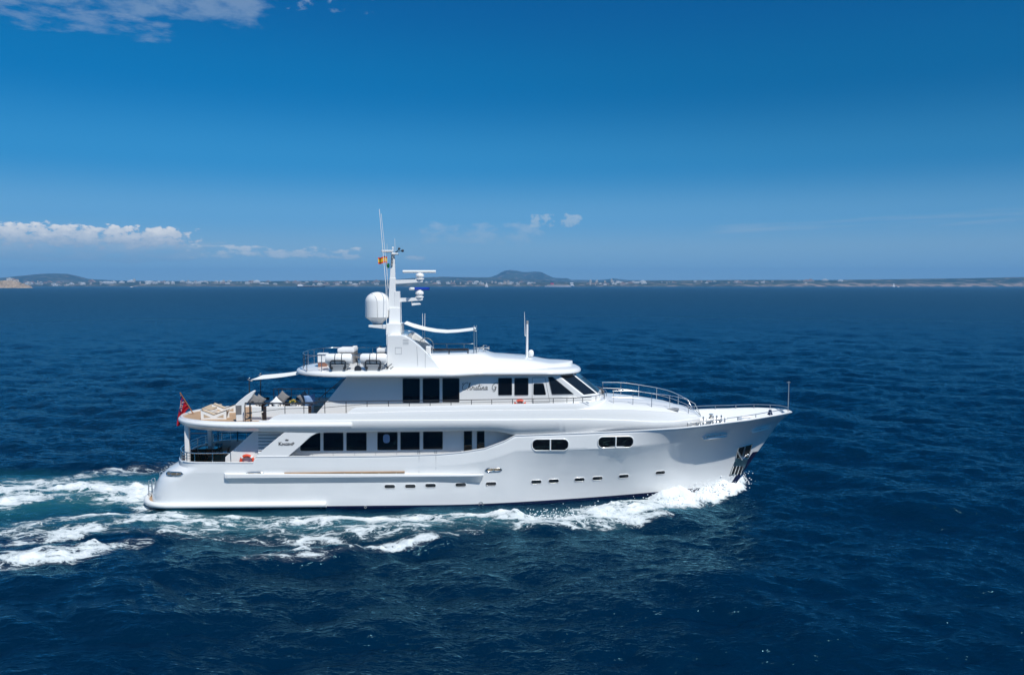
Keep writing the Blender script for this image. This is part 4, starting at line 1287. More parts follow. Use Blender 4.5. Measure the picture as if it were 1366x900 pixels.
# ================================================================== FITTINGS
def P3(u, v, y):
    x, z = Q(u, v, y); return Vector((x, y, z))
def PZ(u, v, z):
    x, y = QZ(u, v, z); return Vector((x, y, z))
def rail(name, top, posts, base, m='dark_rail', r=0.022, mids=(), mirror=False, parent=None, pr=None):
    """top: rail points; posts: (point index or point) list of (x, y) positions; base: function giving the foot height"""
    par = parent or YACHT
    for s in ((1, -1) if mirror else (1,)):
        mb = MB(); mb.tube([(p[0], p[1] * s, p[2]) for p in top], r, 7)
        o = mb.build(name, m, par, smooth=60)
        xs = [p[0] for p in top]
        def at(x):
            i = int(np.clip(np.searchsorted(xs, x) - 1, 0, len(xs) - 2)) if xs[0] < xs[-1] else 0
            t = (x - xs[i]) / max(xs[i + 1] - xs[i], 1e-6); t = min(max(t, 0), 1)
            return top[i].lerp(top[i + 1], t)
        for x in posts:
            p = at(x) if not isinstance(x, Vector) else x
            mb = MB(); mb.tube([(p.x, p.y * s, p.z), (p.x, p.y * s, base(p.x, p.y))], pr or r, 6)
            mb.build('stanchion', m, o, smooth=60)
        for k in mids:
            mb = MB(); mb.tube([(p.x, p.y * s, base(p.x, p.y) + (p.z - base(p.x, p.y)) * k) for p in top], r * .6, 5)
            mb.build('wire', m, o, smooth=60)
    return o
# --- upper deck side rail
YB = -3.82
top = [P3(u, v, YB) for u, v in ((326.5, 537.6), (380, 537.6), (433, 535.6), (489.7, 534.9), (546, 534.2), (601.7, 533.6), (656, 532.7), (711, 531.6), (738, 531.2), (765, 530.5), (789, 529.3))]
def band_base(x, y):
    if x < BAND[0][0]: return max(5.62, float(np.interp(x, [r[0] for r in SHELLROWS], [r[1][6][1] for r in SHELLROWS])) - .02) if x > SHELLROWS[0][0] else 5.62
    return float(np.interp(x, [b[0] for b in BAND], BANDZ))
posts = [Q(u, 540, YB)[0] for u in (326.8, 334, 353.3, 380, 405.3, 433.3, 461.6, 489.7, 518.3, 546, 573.8, 601.7, 629, 656, 683.7, 711, 738, 765)]
rail('deck_rail', top, posts, band_base, r=0.026, mirror=True, mids=(.5,))
mb = MB(); mb.tube([P3(326.5, 537.6, YB), P3(423, 537.9, YB)], 0.048, 7); mb.build('rail_grip', 'dark_rail', YACHT)
# --- bridge front rail along the curved bulwark
fr = [Vector((b[0], b[1] + .05 if b[1] < 0 else b[1], z + .36)) for b, z in zip(BAND, BANDZ) if b[0] > 5.6]
mb = MB(); fl = fr + [Vector((p.x, -p.y, p.z)) for p in fr[::-1][1:]]
mb.tube(fl, .022, 6); br = mb.build('bridge_front_rail', 'steel', YACHT, smooth=60)
for i in range(1, len(fl), 3):
    mb = MB(); mb.tube([fl[i], fl[i] - Vector((0, 0, .38))], .02, 6); mb.build('stanchion', 'dark_rail' if i < len(fl) * .45 else 'steel', br)
# --- grey sheet colouring in the shade inside the far bridge front bulwark
mb = MB(); g = []
for (x_, y_), z_ in list(zip(BAND, BANDZ))[-16:]:
    g.append([(x_ - .06, max(-y_ - .10, 0.0), z_ - .05), (x_ - .06, max(-y_ - .10, 0.0), z_ + .30)])
mb.sheet(g); mb.build('bulwark_shade_sheet', 'grey_fabric', YACHT, smooth=60, solid=.02)
# --- coachroof rails
def coach_rail():
    pts = []
    for u, v, y in ((817.3, 521.2, -2.55), (838.5, 521, -2.52), (853, 522, -2.48), (867, 523.7, -2.42), (892, 526.8, -2.20), (905, 529.2, -1.98), (912, 531, -1.8), (920, 534.2, -1.5), (927, 538, -1.15), (935, 544.8, -.75)):
        pts.append(P3(u, v, y))
    pts[-1].z = coach_z(pts[-1].x, pts[-1].y) - .03
    posts = [Q(u, 530, -2.4)[0] for u in (818, 844, 869.4, 894.5)] + [Q(919, 535, -1.6)[0]]
    rail('coachroof_rail', pts, posts, lambda x, y: coach_z(x, y) - .02, m='chrome', r=.028, mids=(.5,), mirror=True, pr=.022)
coach_rail()
# --- bow rail on the bulwark
def bow_rail():
    pts = []
    for x in np.linspace(Q(918, 566, -3.6)[0], 22.2, 26):
        x = float(x); pts.append(Vector((x, -max(hull_half(x, sheer(x)) - .10, 0.02), sheer(x) + .30)))
    pts.append(Vector((22.5, 0, sheer(22.5) + .30)))
    xs = [12.6, 13.6, 15.0, 16.5, 18.0, 19.4, 20.6, 21.6]
    rail('bow_rail', pts, xs, lambda x, y: sheer(x), m='steel', r=.026, mirror=True)
bow_rail()
mb = MB(); a = P3(1052, 509.5, 0); mb.tube([(a.x, 0, sheer(22.2)), (a.x + .02, 0, a.z)], [.035, .022], 7)
mb.ball((a.x + .02, 0, a.z + .02), .03, 8, 6); mb.tube([(a.x - .12, 0, a.z - .02), (a.x + .14, 0, a.z - .02)], .014, 5)
mb.build('jackstaff', 'grey_gasket', YACHT)

# --- foredeck gear
def deckz(x): return max(sheer(x) - 0.85, 3.4)
def windlass(x, y):
    z = deckz(x)
    mb = MB(); mb.lathe([(.001, 0), (.30, 0), (.30, .08), (.16, .12), (.13, .30), (.20, .38), (.20, .46), (.12, .50), (.001, .50)], (x, y, z), 18)
    o = mb.build('windlass', 'chrome', YACHT, smooth=40)
    mb = MB(); mb.lathe([(.001, 0), (.17, 0), (.17, .05), (.11, .08), (.11, .2), (.17, .23), (.17, .28), (.001, .28)], (x, y, z + .5), 16); mb.build('capstan', 'chrome', o, smooth=40)
    mb = MB(); mb.tube([(x + .2, y, z + .25), (x + .9, y, z + .12), (x + 1.5, y * .9, z + .05)], .05, 6); mb.build('anchor_chain', 'steel', o)
    return o
for (u, v) in ((944, 556), (961, 556.5)):
    x = Q(u, v, -1.4)[0]; windlass(x, -1.35); windlass(x + .1, 1.35)
for u in (940, 953, 958, 964):
    x = Q(u, 558, -1.9)[0]; mb = MB(); z = deckz(x)
    mb.tube([(x - .1, -1.9, z), (x - .1, -1.9, z + 1.2)], .06, 8); mb.tube([(x + .14, -1.9, z), (x + .14, -1.9, z + 1.02)], .06, 8); mb.tube([(x - .3, -1.9, z + .98), (x + .35, -1.9, z + .98)], .04, 6)
    mb.build('mooring_bitts', 'chrome', YACHT, smooth=50)
x = Q(998, 557, -1.0)[0]; z = deckz(x)
mb = MB(); mb.prism(pill(x, -.4, .9, 1.0, r=.2), z, z + .62, axis='z'); hb = mb.build('chain_locker', 'white_paint', YACHT, bevel=.05, seg=3)
mb = MB(); mb.tube([(x - .3, -.6, z + .7), (x + .35, -.6, z + .7)], .04, 6); mb.tube([(x - .2, -.6, z + .6), (x - .2, -.6, z + .7)], .03, 6); mb.tube([(x + .2, -.6, z + .6), (x + .2, -.6, z + .7)], .03, 6); mb.build('lid_handle', 'chrome', hb)
x = Q(1027, 548, -.3)[0]; z = deckz(x)
mb = MB(); mb.tube([(x, -.3, z), (x, -.3, z + 1.0)], .05, 8); mb.lathe([(.001, .2), (.10, .18), (.13, .0), (.2, -.16), (.001, -.16)], (x + .02, -.3, z + .85), 14)
mb.build('bow_light', 'navy_paint', YACHT, smooth=40)
mb = MB(); a = P3(905, 542.5, -1.2); mb.prism(pill(a.x - .7, -1.9, 1.1, .5, r=.12), coach_z(a.x - .7, -1.9) - .12, coach_z(a.x - .7, -1.9) + .012, axis='z'); mb.build('deck_hatch', 'grey_gasket', YACHT)

# --- aft: columns under the overhang, cockpit rails, staples on the platform
for s in (-1, 1):
    mb = MB(); a = Q(250, 590, -2.35)[0]
    mb.box(a - .15, a + .15, s * 2.35 - .13, s * 2.35 + .13, 2.1, 5.3); mb.build('overhang_pillar', 'white_paint', YACHT, bevel=.03)
def stern_path(off, z):
    xs = stern_x(3.05); out = []
    for x in np.concatenate([np.linspace(Q(308, 605, -3.95)[0], xs + 1.5, 10), xs + 1.5 * (1 - np.sin(np.linspace(0.08, math.pi / 2, 14)))]):
        x = float(x); y = hull_half(x, 3.0); out.append(Vector((x + (.08 if x < xs + .6 else 0), -max(y - off, 0), z)))
    return out
sp = stern_path(.1, 3.70)
full = sp + [Vector((p.x, -p.y, p.z)) for p in sp[::-1]]
mb = MB(); mb.tube(full, .038, 7); cr = mb.build('cockpit_rail', 'chrome', YACHT, smooth=60)
for dz in (-.2, -.38):
    mb = MB(); mb.tube([p + Vector((0, 0, dz)) for p in full[9:-9]], .02, 6); mb.build('rail_bar', 'steel', cr, smooth=60)
for i in (0, 4, 8, 11, 14, 17, 20):
    for p in (full[i], full[-1 - i]):
        mb = MB(); mb.tube([p, p - Vector((0, 0, .68))], .03, 6); mb.build('stanchion', 'chrome', cr)
for u in (279.5, 291, 317):
    mb = MB(); xx = Q(u, 585, 3.95)[0]; mb.tube([(xx, 3.95, 3.0), (xx, 3.95, 5.2)], .04, 6); mb.build('overhang_stay', 'dark_rail', YACHT)
xx0, xx1 = Q(255, 580, 3.95)[0], Q(340, 580, 3.95)[0]
mb = MB(); mb.tube([(xx0, 3.95, 3.62), (xx1, 3.95, 3.62)], .03, 6); mb.build('far_cockpit_rail', 'dark_rail', YACHT)
for k, (u, v0, v1, y) in enumerate(((198.0, 640, 667.5, -1.9), (202.2, 637.5, 667, -1.2), (213.0, 628.5, 652, 1.2))):
    a, b = P3(u, v0, y), P3(u, v1, y); z0 = max(.3, b.z)
    mb = MB(); mb.tube([(a.x, y, .28), (a.x, y, a.z - .08), (a.x + .06, y, a.z), (a.x + .18, y, a.z), (a.x + .24, y, a.z - .08), (a.x + .24, y, .28)], .035, 7)
    for q in (.35, .65): mb.tube([(a.x, y, .28 + (a.z - .28) * q), (a.x + .24, y, .28 + (a.z - .28) * q)], .022, 6)
    mb.build('platform_staple', 'chrome', YACHT, smooth=60)

# --- stair screen on the aft upper deck
ys = PZ(322, 562.5, 5.64).y
pol = [(313.6, 539.5), (319, 534.5), (327, 528), (334, 523), (338.3, 520.6), (340.2, 522), (336, 529), (330, 536.5), (325.8, 541.5), (324.8, 562), (314.8, 562), (314.2, 549)]
mb = MB(); mb.prism([Q(u, v, ys) for u, v in pol], ys, ys + .35); scr = mb.build('stair_screen', 'white_paint', YACHT, bevel=.05, seg=3)
mb = MB(); mb.prism([Q(u, v, ys) for u, v in ((314.4, 541), (322.2, 540.2), (322.2, 552.6), (314.4, 553))], ys - .008, ys + .02); mb.build('stair_light_panel', 'grey_fabric', scr)
# stair rail behind it
for (u, va, vb) in ((309, 533, 560), (311.5, 529, 556)):
    pass
# --- awning over the aft end of the upper deck
NE = [P3(334.8, 506.2, -1.45), P3(356, 503.6, -1.45), P3(378, 501.2, -1.45), P3(401.5, 498.2, -1.45)]
g = []
for i in range(13):
    t = i / 12 * 3; k = min(int(t), 2); p = NE[k].lerp(NE[k + 1], t - k)
    x = p.x; row = []
    for j in range(9):
        s = -1 + 2 * j / 8
        x_in = x + (.28 * (1 - (abs(s)) ** 2) if i == 0 else 0)
        row.append((x_in, s * 1.45, p.z + .14 * (1 - s * s) * .6 - .05 * math.sin(math.pi * i / 12)))
    g.append(row)
mb = MB(); mb.slab(g, .03); AW = mb.build('aft_awning', 'white_canvas', YACHT, smooth=50)
for s in (-1, 1):
    x = NE[0].x - .12; mb = MB(); mb.tube([(x, s * 1.45, 5.62), (x, s * 1.45, NE[0].z + .12)], .035, 7); mb.build('awning_pole', 'dark_rail', AW, smooth=60)
    mb = MB(); mb.ball((x, s * 1.45, NE[0].z + .12), .06, 8, 6); mb.tube([(x - .1, s * 1.45, NE[0].z + .02), (x + .22, s * 1.45, NE[0].z - .1)], .03, 6); mb.build('pole_fitting', 'chrome', AW, smooth=60)
x = NE[-1].x; mb = MB(); mb.tube([(x, -1.5, NE[-1].z), (x, 1.5, NE[-1].z)], .06, 8); mb.build('awning_roller', 'grey_gasket', AW, smooth=60)
# grab rails up the slanting end of the house
for s in (-1, 1):
    a, b = P3(427, 533, s * YW), P3(460, 506, s * YW)
    if s > 0: a, b = Vector((P3(427, 533, -YW).x, YW, P3(427, 533, -YW).z)), Vector((P3(460, 506, -YW).x, YW, P3(460, 506, -YW).z))
    mb = MB(); d = Vector((-.14, 0, .02)); mb.tube([a, a + d, b + d, b], .03, 6); mb.tube([(a + b) / 2, (a + b) / 2 + d], .02, 5); mb.build('grab_rail', 'dark_rail', UHOUSE, smooth=60)

# --- arch, mast and aerials
YA = 3.05
apol = [(516.4, 499), (516.2, 447.2), (536, 447), (541, 448.3), (546, 450.9), (551, 454.4), (559, 460.8), (571.5, 472.8), (579, 481.2), (587, 491), (592, 497.5)]
AP = [Q(u, v, -YA) for u, v in apol]
AP[0] = (AP[0][0], 9.0); AP[-1] = (AP[-1][0] + .2, 9.0)
ARCH = empty('arch', (0, 0, 0)); ARCH.parent = YACHT
for s in (-1, 1):
    mb = MB(); mb.prism(AP, s * YA, s * (YA - .62)); lg = mb.build('arch_leg', 'white_paint', ARCH, bevel=.05, seg=3)
    if s < 0:
        mb = MB(); yy = -YA - .004
        def seam(pts):
            mb.tube([(*Q(u, v, -YA)[:1], yy, Q(u, v, -YA)[1]) for u, v in pts], .012, 4)
        seam(((527.3, 463.5), (535.5, 463.5), (535.5, 472), (527.3, 472), (527.3, 463.5)))
        mb.build('panel_seam', 'grey_paint', lg); mb = MB()
        seam(((556, 462), (557.3, 488))); mb.build('panel_seam', 'grey_paint', lg); mb = MB()
        seam(((567.3, 471), (567.3, 494))); mb.build('panel_seam', 'grey_paint', lg); mb = MB()
        for q in (453, 455, 457, 459): seam(((537.5, q), (545, q)))
        mb.build('vent_slats', 'grey_paint', lg)
zt = AP[1][1]; x0, x1 = AP[1][0], AP[2][0]
mb = MB(); mb.box(x0 + .02, x1 + .25, -YA + .5, YA - .5, zt - 1.0, zt - .02); mb.build('arch_crossbeam', 'white_paint', ARCH, bevel=.06, seg=3)
MAST = empty('mast', (0, 0, 0)); MAST.parent = YACHT
def mbox(name, u0, u1, v0, v1, hy, u0t=None, u1t=None, m='white_paint', bev=.03, par=MAST, hyt=None):
    """tapered box on the centreline: bottom edge u0..u1 at v1, top edge u0t..u1t at v0"""
    a, b = Q(u0, v1, 0), Q(u1, v1, 0); c_, d = Q(u0 if u0t is None else u0t, v0, 0), Q(u1 if u1t is None else u1t, v0, 0)
    ht = hy if hyt is None else hyt
    mb = MB(); mb.hexa([(a[0], -hy, a[1]), (b[0], -hy, b[1]), (b[0], hy, b[1]), (a[0], hy, a[1])], [(c_[0], -ht, c_[1]), (d[0], -ht, d[1]), (d[0], ht, d[1]), (c_[0], ht, c_[1])])
    return mb.build(name, m, par, bevel=bev)
mbox('mast_base', 517.5, 537, 430.5, 445.5, 1.25)
mbox('mast_trunk', 519.8, 535, 410, 430.8, .55, 520.3, 534.5, hyt=.45)
mbox('mast_trunk', 526.5, 534.4, 388.5, 410.5, .34, 527, 533.8)
mbox('mast_pole', 518.3, 528.2, 370.5, 414, .34, 520.2, 528, hyt=.26)
mbox('mast_pole', 520.4, 527.6, 337, 371, .24, 522.2, 526.6, hyt=.14)
mbox('crosstree', 509.5, 524, 333.8, 336.6, .5)
mbox('crosstree', 522, 531.5, 337.6, 339.8, .35)
mb = MB(); a = P3(524, 330.5, 0); mb.tube([(a.x, 0, a.z - .25), a], .04, 6); mb.ball(a, .07, 8, 6); mb.build('mast_light', 'white_plastic', MAST)
mb = MB(); a = P3(532.5, 331.8, -.2); b = P3(537, 334.5, -.2); mb.ball(a, .09, 8, 6); mb.ball(b, .10, 8, 6); mb.tube([a, P3(528, 337, -.2)], .025, 5); mb.tube([b, P3(527, 336, -.2)], .025, 5); mb.build('wind_sensor', 'dark_rail', MAST)
mb = MB(); a = P3(517.5, 354.5, -.2); mb.lathe([(.001, -.16), (.1, -.14), (.12, 0), (.1, .16), (.001, .18)], a, 10); mb.build('signal_lamp', 'green_light', MAST, smooth=50)
for (u, v) in ((523.4, 343.5), (523.2, 348.5), (522.6, 352.5)):
    mb = MB(); a = P3(u, v, -.24); mb.lathe([(.001, -.09), (.075, -.09), (.075, .09), (.001, .09)], a, 10); mb.build('navigation_light', 'grey_gasket', MAST, smooth=40)
def radar(ua, va, ub, upx, v_top, v_arm, barL, ang, mats):
    y = 0
    a0, a1 = Q(ua, v_arm, 0), Q(ub, v_arm, 0)
    z = a0[1]
    mb = MB(); mb.hexa([(a0[0], -.22, z - .22), (a1[0], -.18, z - .10), (a1[0], .18, z - .10), (a0[0], .22, z - .22)], [(a0[0], -.22, z + .06), (a1[0], -.18, z + .10), (a1[0], .18, z + .10), (a0[0], .22, z + .06)])
    arm = mb.build('radar_arm', 'white_paint', MAST, bevel=.02)
    px = Q(upx, v_arm, 0)[0]; zt_ = Q(upx, v_top, 0)[1]
    h = zt_ - z - .1
    mb = MB(); mb.lathe([(.001, 0), (.30, 0), (.30, .06), (.20, .10), (.16, .2 * h + .05), (.29, .45 * h), (.30, .62 * h), (.24, .82 * h), (.13, .9 * h), (.13, h), (.001, h)], (px, 0, z + .1), 20)
    mb.build('radar_pedestal', 'white_plastic', arm, smooth=40)
    d = Vector((math.cos(ang), math.sin(ang), 0)); n_ = Vector((-d.y, d.x, 0))
    def bar(s0, s1, m, nm, hh=.10, hw=.09):
        c_ = Vector((px, 0, zt_ + .08)); mb = MB(); rings = []
        for s in (s0, s1):
            rings.append([c_ + d * s * barL / 2 + n_ * hw * math.cos(q) + Vector((0, 0, hh * math.sin(q))) for q in [2 * math.pi * k / 10 for k in range(10)]])
        mb.loft(rings); return mb.build(nm, m, arm, smooth=40)
    for (s0, s1, m) in mats: bar(s0, s1, m, 'radar_scanner')
    return arm
radar(528, 374.5, 564, 560, 363.8, 374.6, 2.35, 0.02, [(-1, .95, 'white_plastic')])
radar(534, 398.5, 564, 559.6, 386.6, 398.6, 1.85, 0.85, [(-1, -.6, 'white_plastic'), (-.6, .55, 'radar_blue'), (.55, 1.0, 'radar_blue')])
mb = MB(); a = P3(549.5, 403, 0); b = P3(562, 406.3, 0); mb.tube([(a.x, 0, a.z + .1), (a.x, 0, b.z)], .05, 6); mb.hexa([(a.x, -.1, b.z - .06), (b.x, -.1, b.z + .02), (b.x, .1, b.z + .02), (a.x, .1, b.z - .06)], [(a.x, -.1, b.z + .12), (b.x - .1, -.1, b.z + .12), (b.x - .1, .1, b.z + .12), (a.x, .1, b.z + .12)]); mb.build('hailer_horn', 'white_plastic', MAST)
# satellite dome on its bracket
cx = Q(503.6, 410, 0)[0]; R_ = .855
zt_, zb_ = Q(503, 389.3, 0)[1], Q(503, 423.5, 0)[1]
mb = MB(); pr = [(.001, zb_ - .46), (.36, zb_ - .44), (.42, zb_ - .30), (R_ * .93, zb_), (R_, zb_ + .03), (R_, zt_ - R_ * .82)]
for k in range(1, 9):
    q = math.pi / 2 * k / 8; pr.append((max(R_ * math.cos(q), .001), zt_ - R_ * .82 + R_ * .82 * math.sin(q)))
mb.lathe(pr, (cx, 0, 0), 36); DOME = mb.build('satellite_dome', 'white_plastic', MAST, smooth=50)
mb = MB(); mb.torus((cx, 0, zb_ + .02), R_ + .004, .012, 'z', 40, 5); mb.build('dome_seam', 'grey_gasket', DOME)
mb = MB(); pts = []
for k in range(12):
    q = math.pi / 2 * k / 11; pts.append((cx + R_ * math.sin(.15) * math.cos(q) - R_ * .55 * math.sin(q) * .0, -(R_ + .004) * math.cos(q * .62) , zt_ - R_ * .82 - .55 + (R_ * .82 + .45) * math.sin(q)))
pts = [(cx + .0 + .10, -R_ - .004, zb_ + .05), (cx + .08, -R_ - .004, zt_ - R_ * .75), (cx, -R_ * .93, zt_ - R_ * .45), (cx - .15, -R_ * .72, zt_ - .24), (cx - .35, -R_ * .45, zt_ - .12)]
mb.tube(pts, .012, 4); mb.build('dome_seam', 'grey_gasket', DOME)
mb = MB(); mb.lathe([(.001, zb_ - .62), (.3, zb_ - .62), (.34, zb_ - .45), (.001, zb_ - .45)], (cx, 0, 0), 16); mb.build('dome_foot', 'dark_rail', DOME, smooth=40)
a, b = Q(493, 432.8, 0), Q(519, 437.6, 0); mb = MB(); mb.hexa([(a[0], -.6, b[1] + .1), (b[0], -.6, b[1] - .06), (b[0], .6, b[1] - .06), (a[0], .6, b[1] + .1)], [(a[0], -.6, a[1]), (b[0], -.6, a[1]), (b[0], .6, a[1]), (a[0], .6, a[1])]); mb.build('dome_bracket', 'white_paint', MAST, bevel=.03)
# whip aerials and signal halyards
for pts, r in ((((515.8, 498, -1.6), (515.8, 440, -1.4), (515, 385, -1.0), (506, 279, -.4)), .021), (((518, 385, -.6), (513, 330, -.5), (508.5, 285, -.4)), .016), (((527, 336, 0), (526.6, 318, 0)), .012), (((536, 445, -.8), (534.8, 398, -.4)), .014)):
    mb = MB(); mb.tube([P3(*p) for p in pts], r, 5); mb.build('whip_aerial', 'white_plastic', MAST, smooth=60)
for (ua, ub) in ((564, 563.6), (566.5, 566.8)):
    mb = MB(); mb.tube([P3(ua, 462, 1.2), P3(ub, 418, 1.2)], .015, 5); mb.build('whip_aerial', 'white_plastic', ARCH)
# forward mast on the wheelhouse roof
a = P3(703, 479, 0); b = P3(703.4, 431, 0); mb = MB(); mb.tube([(a.x, 0, a.z - .3), a, b], [.10, .09, .075], 8); FM = mb.build('forward_mast', 'white_paint', YACHT, smooth=60)
mb = MB(); mb.tube([P3(700.5, 448, 0), P3(699.6, 416, 0)], [.03, .014], 5); mb.tube([P3(700.3, 448, 0), P3(703.2, 447, 0)], .03, 5); mb.build('whip_aerial', 'white_plastic', FM)
mb = MB(); c_ = P3(703.4, 433, 0); mb.lathe([(.001, -.1), (.085, -.1), (.085, .12), (.001, .14)], c_ + Vector((0, 0, .15)), 10); mb.build('mast_light', 'grey_gasket', FM)
mb = MB(); c_ = P3(708.3, 471, 0); mb.lathe([(.001, -.24), (.12, -.24), (.19, -.14), (.2, .05), (.14, .2), (.001, .25)], c_, 16); d_ = mb.build('aerial_dome', 'white_plastic', FM, smooth=50)
mb = MB(); mb.tube([P3(703.2, 477.5, 0), c_ - Vector((0, 0, .22))], .05, 6); mb.build('dome_arm', 'white_paint', d_)

# --- flying bridge: awning, posts, rails, seats
fp = [(539, 431.2), (552, 436.2), (566, 439.8), (580, 442.2), (595, 443.4), (610, 442.6), (622, 441.2), (634, 439.7)]
g = []
for (u, v) in fp:
    p = P3(u, v, -1.75); row = []
    for j in range(9):
        s = -1 + 2 * j / 8; row.append((p.x, s * 1.75, p.z + .05 * (1 - s * s)))
    g.append(row)
mb = MB(); mb.slab(g, .04); FA = mb.build('flybridge_awning', 'white_canvas', YACHT, smooth=60)
for s in (-1, 1):
    for du in (0, 3.2):
        p = P3(632 + du, 439.5, -1.75); mb = MB(); mb.tube([(p.x, s * 1.7, 9.5), (p.x, s * 1.7, p.z + .12)], .035, 6); mb.build('awning_post', 'steel', FA, smooth=60)
mb = MB(); p = P3(634.5, 440, -1.75); mb.tube([(p.x, -1.8, p.z), (p.x, 1.8, p.z)], .05, 6); mb.ball((p.x, -1.8, p.z), .1, 8, 6); mb.build('awning_bar', 'chrome', FA, smooth=60)
fz = P3(600, 472.5, -1.9).z
pts = [P3(573, 458.6, 1.75), P3(600, 458.5, 1.75), P3(632, 458.8, 1.75)]
tp = [Vector((p.x, -1.75, pts[1].z)) for p in pts]
mb = MB(); mb.tube([Vector((p.x, 1.75, pts[1].z)) for p in pts], .026, 6); fr_ = mb.build('flybridge_rail', 'steel', YACHT)
for u in (573, 596, 619, 632):
    p = P3(u, 458.5, 1.75); mb = MB(); mb.tube([(p.x, 1.75, pts[1].z), (p.x, 1.75, fz - .1)], .022, 6); mb.build('stanchion', 'steel', fr_)
mb = MB(); a, b = P3(574, 466.5, 1.5), P3(625, 466.3, 1.5); mb.box(a.x, b.x, 1.35, 1.6, fz - .1, a.z); fs = mb.build('flybridge_seat', 'cream_fabric', YACHT, bevel=.04)
mb = MB(); mb.box(a.x - .02, b.x + .02, 1.32, 1.63, a.z, a.z + .09); mb.build('seat_trim', 'brown_trim', fs, bevel=.02)
for u in (599, 624.3):
    mb = MB(); p = P3(u, 470, -1.6); mb.tube([(p.x, -1.6, fz - .1), (p.x, -1.6, fz + .32)], .05, 6); mb.build('flybridge_post', 'dark_rail', YACHT)
c_ = P3(568.5, 460.5, -1.0); mb = MB(); mb.torus((c_.x, -1.0, c_.z), .50, .035, 'y', 24, 6, -.5, math.pi + .1); mb.tube([(c_.x + .44, -1.0, c_.z - .24), (c_.x + .46, -1.0, fz - .2)], .035, 6); mb.tube([(c_.x - .5, -1.0, c_.z), (c_.x - .5, -1.0, fz - .05)], .035, 6); mb.build('grab_hoop', 'steel', YACHT, smooth=60)
mb = MB(); p = P3(570.5, 467, -1.7); mb.box(p.x - .15, p.x + .2, -1.5, -.9, fz - .1, p.z + .25); mb.build('helm_console', 'white_paint', YACHT, bevel=.06)
for (u, dy) in ((638, -.9), (645, -.6)):
    p = P3(u, 466.5, dy); mb = MB(); mb.lathe([(.025, -.35), (.03, .1), (.06, .28), (.13, .4), (.11, .4), (.02, .25), (.02, -.3)], p + Vector((0, 0, .15)), 14, 'x'); mb.tube([p + Vector((0, 0, .15)), p - Vector((0, 0, .3))], .03, 6)
    mb.build('air_horn', 'chrome', BROW, smooth=50)
mb = MB(); p = P3(647, 463, -.4); mb.torus((p.x, p.y, p.z), .16, .025, 'y', 16, 5); mb.tube([p - Vector((0, 0, .16)), p - Vector((0, 0, .5))], .03, 5); mb.build('searchlight_ring', 'chrome', BROW, smooth=60)

# --- rail round the aft end of the top deck
ZRT = 10.02
yn, yf = PZ(450, 467.3, ZRT).y, PZ(450, 458.3, ZRT).y
ym, hw = (yn + yf) / 2, (yf - yn) / 2
xl = PZ(422.6, 463.0, ZRT).x
pts = [Vector((PZ(514, 467, ZRT).x, -hw, ZRT)), Vector((xl + 3.2, -hw, ZRT))]
for k in range(1, 24):
    q = -math.pi / 2 + math.pi * k / 24
    pts.append(Vector((xl + 1.6 - 1.6 * math.cos(q) ** .8, hw * math.sin(q) * (1 if abs(q) > 1.2 else 1), ZRT)))
pts += [Vector((xl + 3.2, hw, ZRT)), Vector((PZ(514, 467, ZRT).x, hw, ZRT))]
mb = MB(); mb.tube(pts, .03, 7); TR = mb.build('top_deck_rail', 'steel', YACHT, smooth=60)
def roofz(x, y): return 9.05
mb = MB(); mb.tube([p - Vector((0, 0, .48)) for p in pts], .015, 5); mb.build('wire', 'steel', TR)
L_ = [0]
for a, b in zip(pts, pts[1:]): L_.append(L_[-1] + (b - a).length)
nP = 13
for k in range(nP + 1):
    s = L_[-1] * k / nP; i = max(0, min(int(np.searchsorted(L_, s)) - 1, len(pts) - 2)); t = (s - L_[i]) / (L_[i + 1] - L_[i]); p = pts[i].lerp(pts[i + 1], t)
    mb = MB(); mb.tube([p, (p.x, p.y, 8.95)], .024, 6); mb.build('stanchion', 'dark_rail' if p.x < xl + 1.2 and p.y < 0 else 'steel', TR)
# cradles for the liferaft canisters, bolted to the deck edge
RAFTS = []
for u in (452.3, 498.6):
    y = -3.35; a = P3(u, 480, y); RAFTS.append((a.x, y))
    zb = 8.97; mb = MB()
    mb.hexa([(a.x - .42, y - .26, zb - .05), (a.x + .42, y - .26, zb - .05), (a.x + .42, y + .3, zb - .05), (a.x - .42, y + .3, zb - .05)], [(a.x - .70, y - .36, zb + .46), (a.x + .70, y - .36, zb + .46), (a.x + .70, y + .36, zb + .46), (a.x - .70, y + .36, zb + .46)])
    cr_ = mb.build('raft_cradle', 'grey_paint', YACHT, bevel=.03)
    mb = MB(); mb.tube([(a.x - .48, y - .42, zb + .2), (a.x - .48, y - .42, zb + .66), (a.x - .40, y - .42, zb + .74), (a.x + .40, y - .42, zb + .74), (a.x + .48, y - .42, zb + .66), (a.x + .48, y - .42, zb + .2)], .045, 7); mb.build('cradle_hoop', 'dark_rail', cr_, smooth=60)
    for s in (-1, 1):
        mb = MB(); mb.lathe([(.001, -.05), (.09, -.05), (.09, .05), (.001, .05)], (a.x + s * .42, y - .42, zb + .24), 10, 'y'); mb.build('cradle_latch', 'dark_recess', cr_)
mb = MB(); p = P3(477.4, 493, -3.6); mb.lathe([(.001, -.08), (.22, -.08), (.24, 0), (.2, .06), (.001, .07)], p + Vector((0, 0, .05)), 16, 'y'); mb.tube([p, p + Vector((0, 0, .6))], .03, 6); mb.build('deck_floodlight', 'dark_rail', YACHT, smooth=40)
for (u, v) in ((516.8, 490), (518.5, 494)):
    mb = MB(); p = P3(u, v, -3.25); mb.ball(p, .09, 8, 6); mb.tube([p, p + Vector((.3, 0, .25))], .025, 5); mb.build('deck_cleat', 'dark_rail', ARCH)
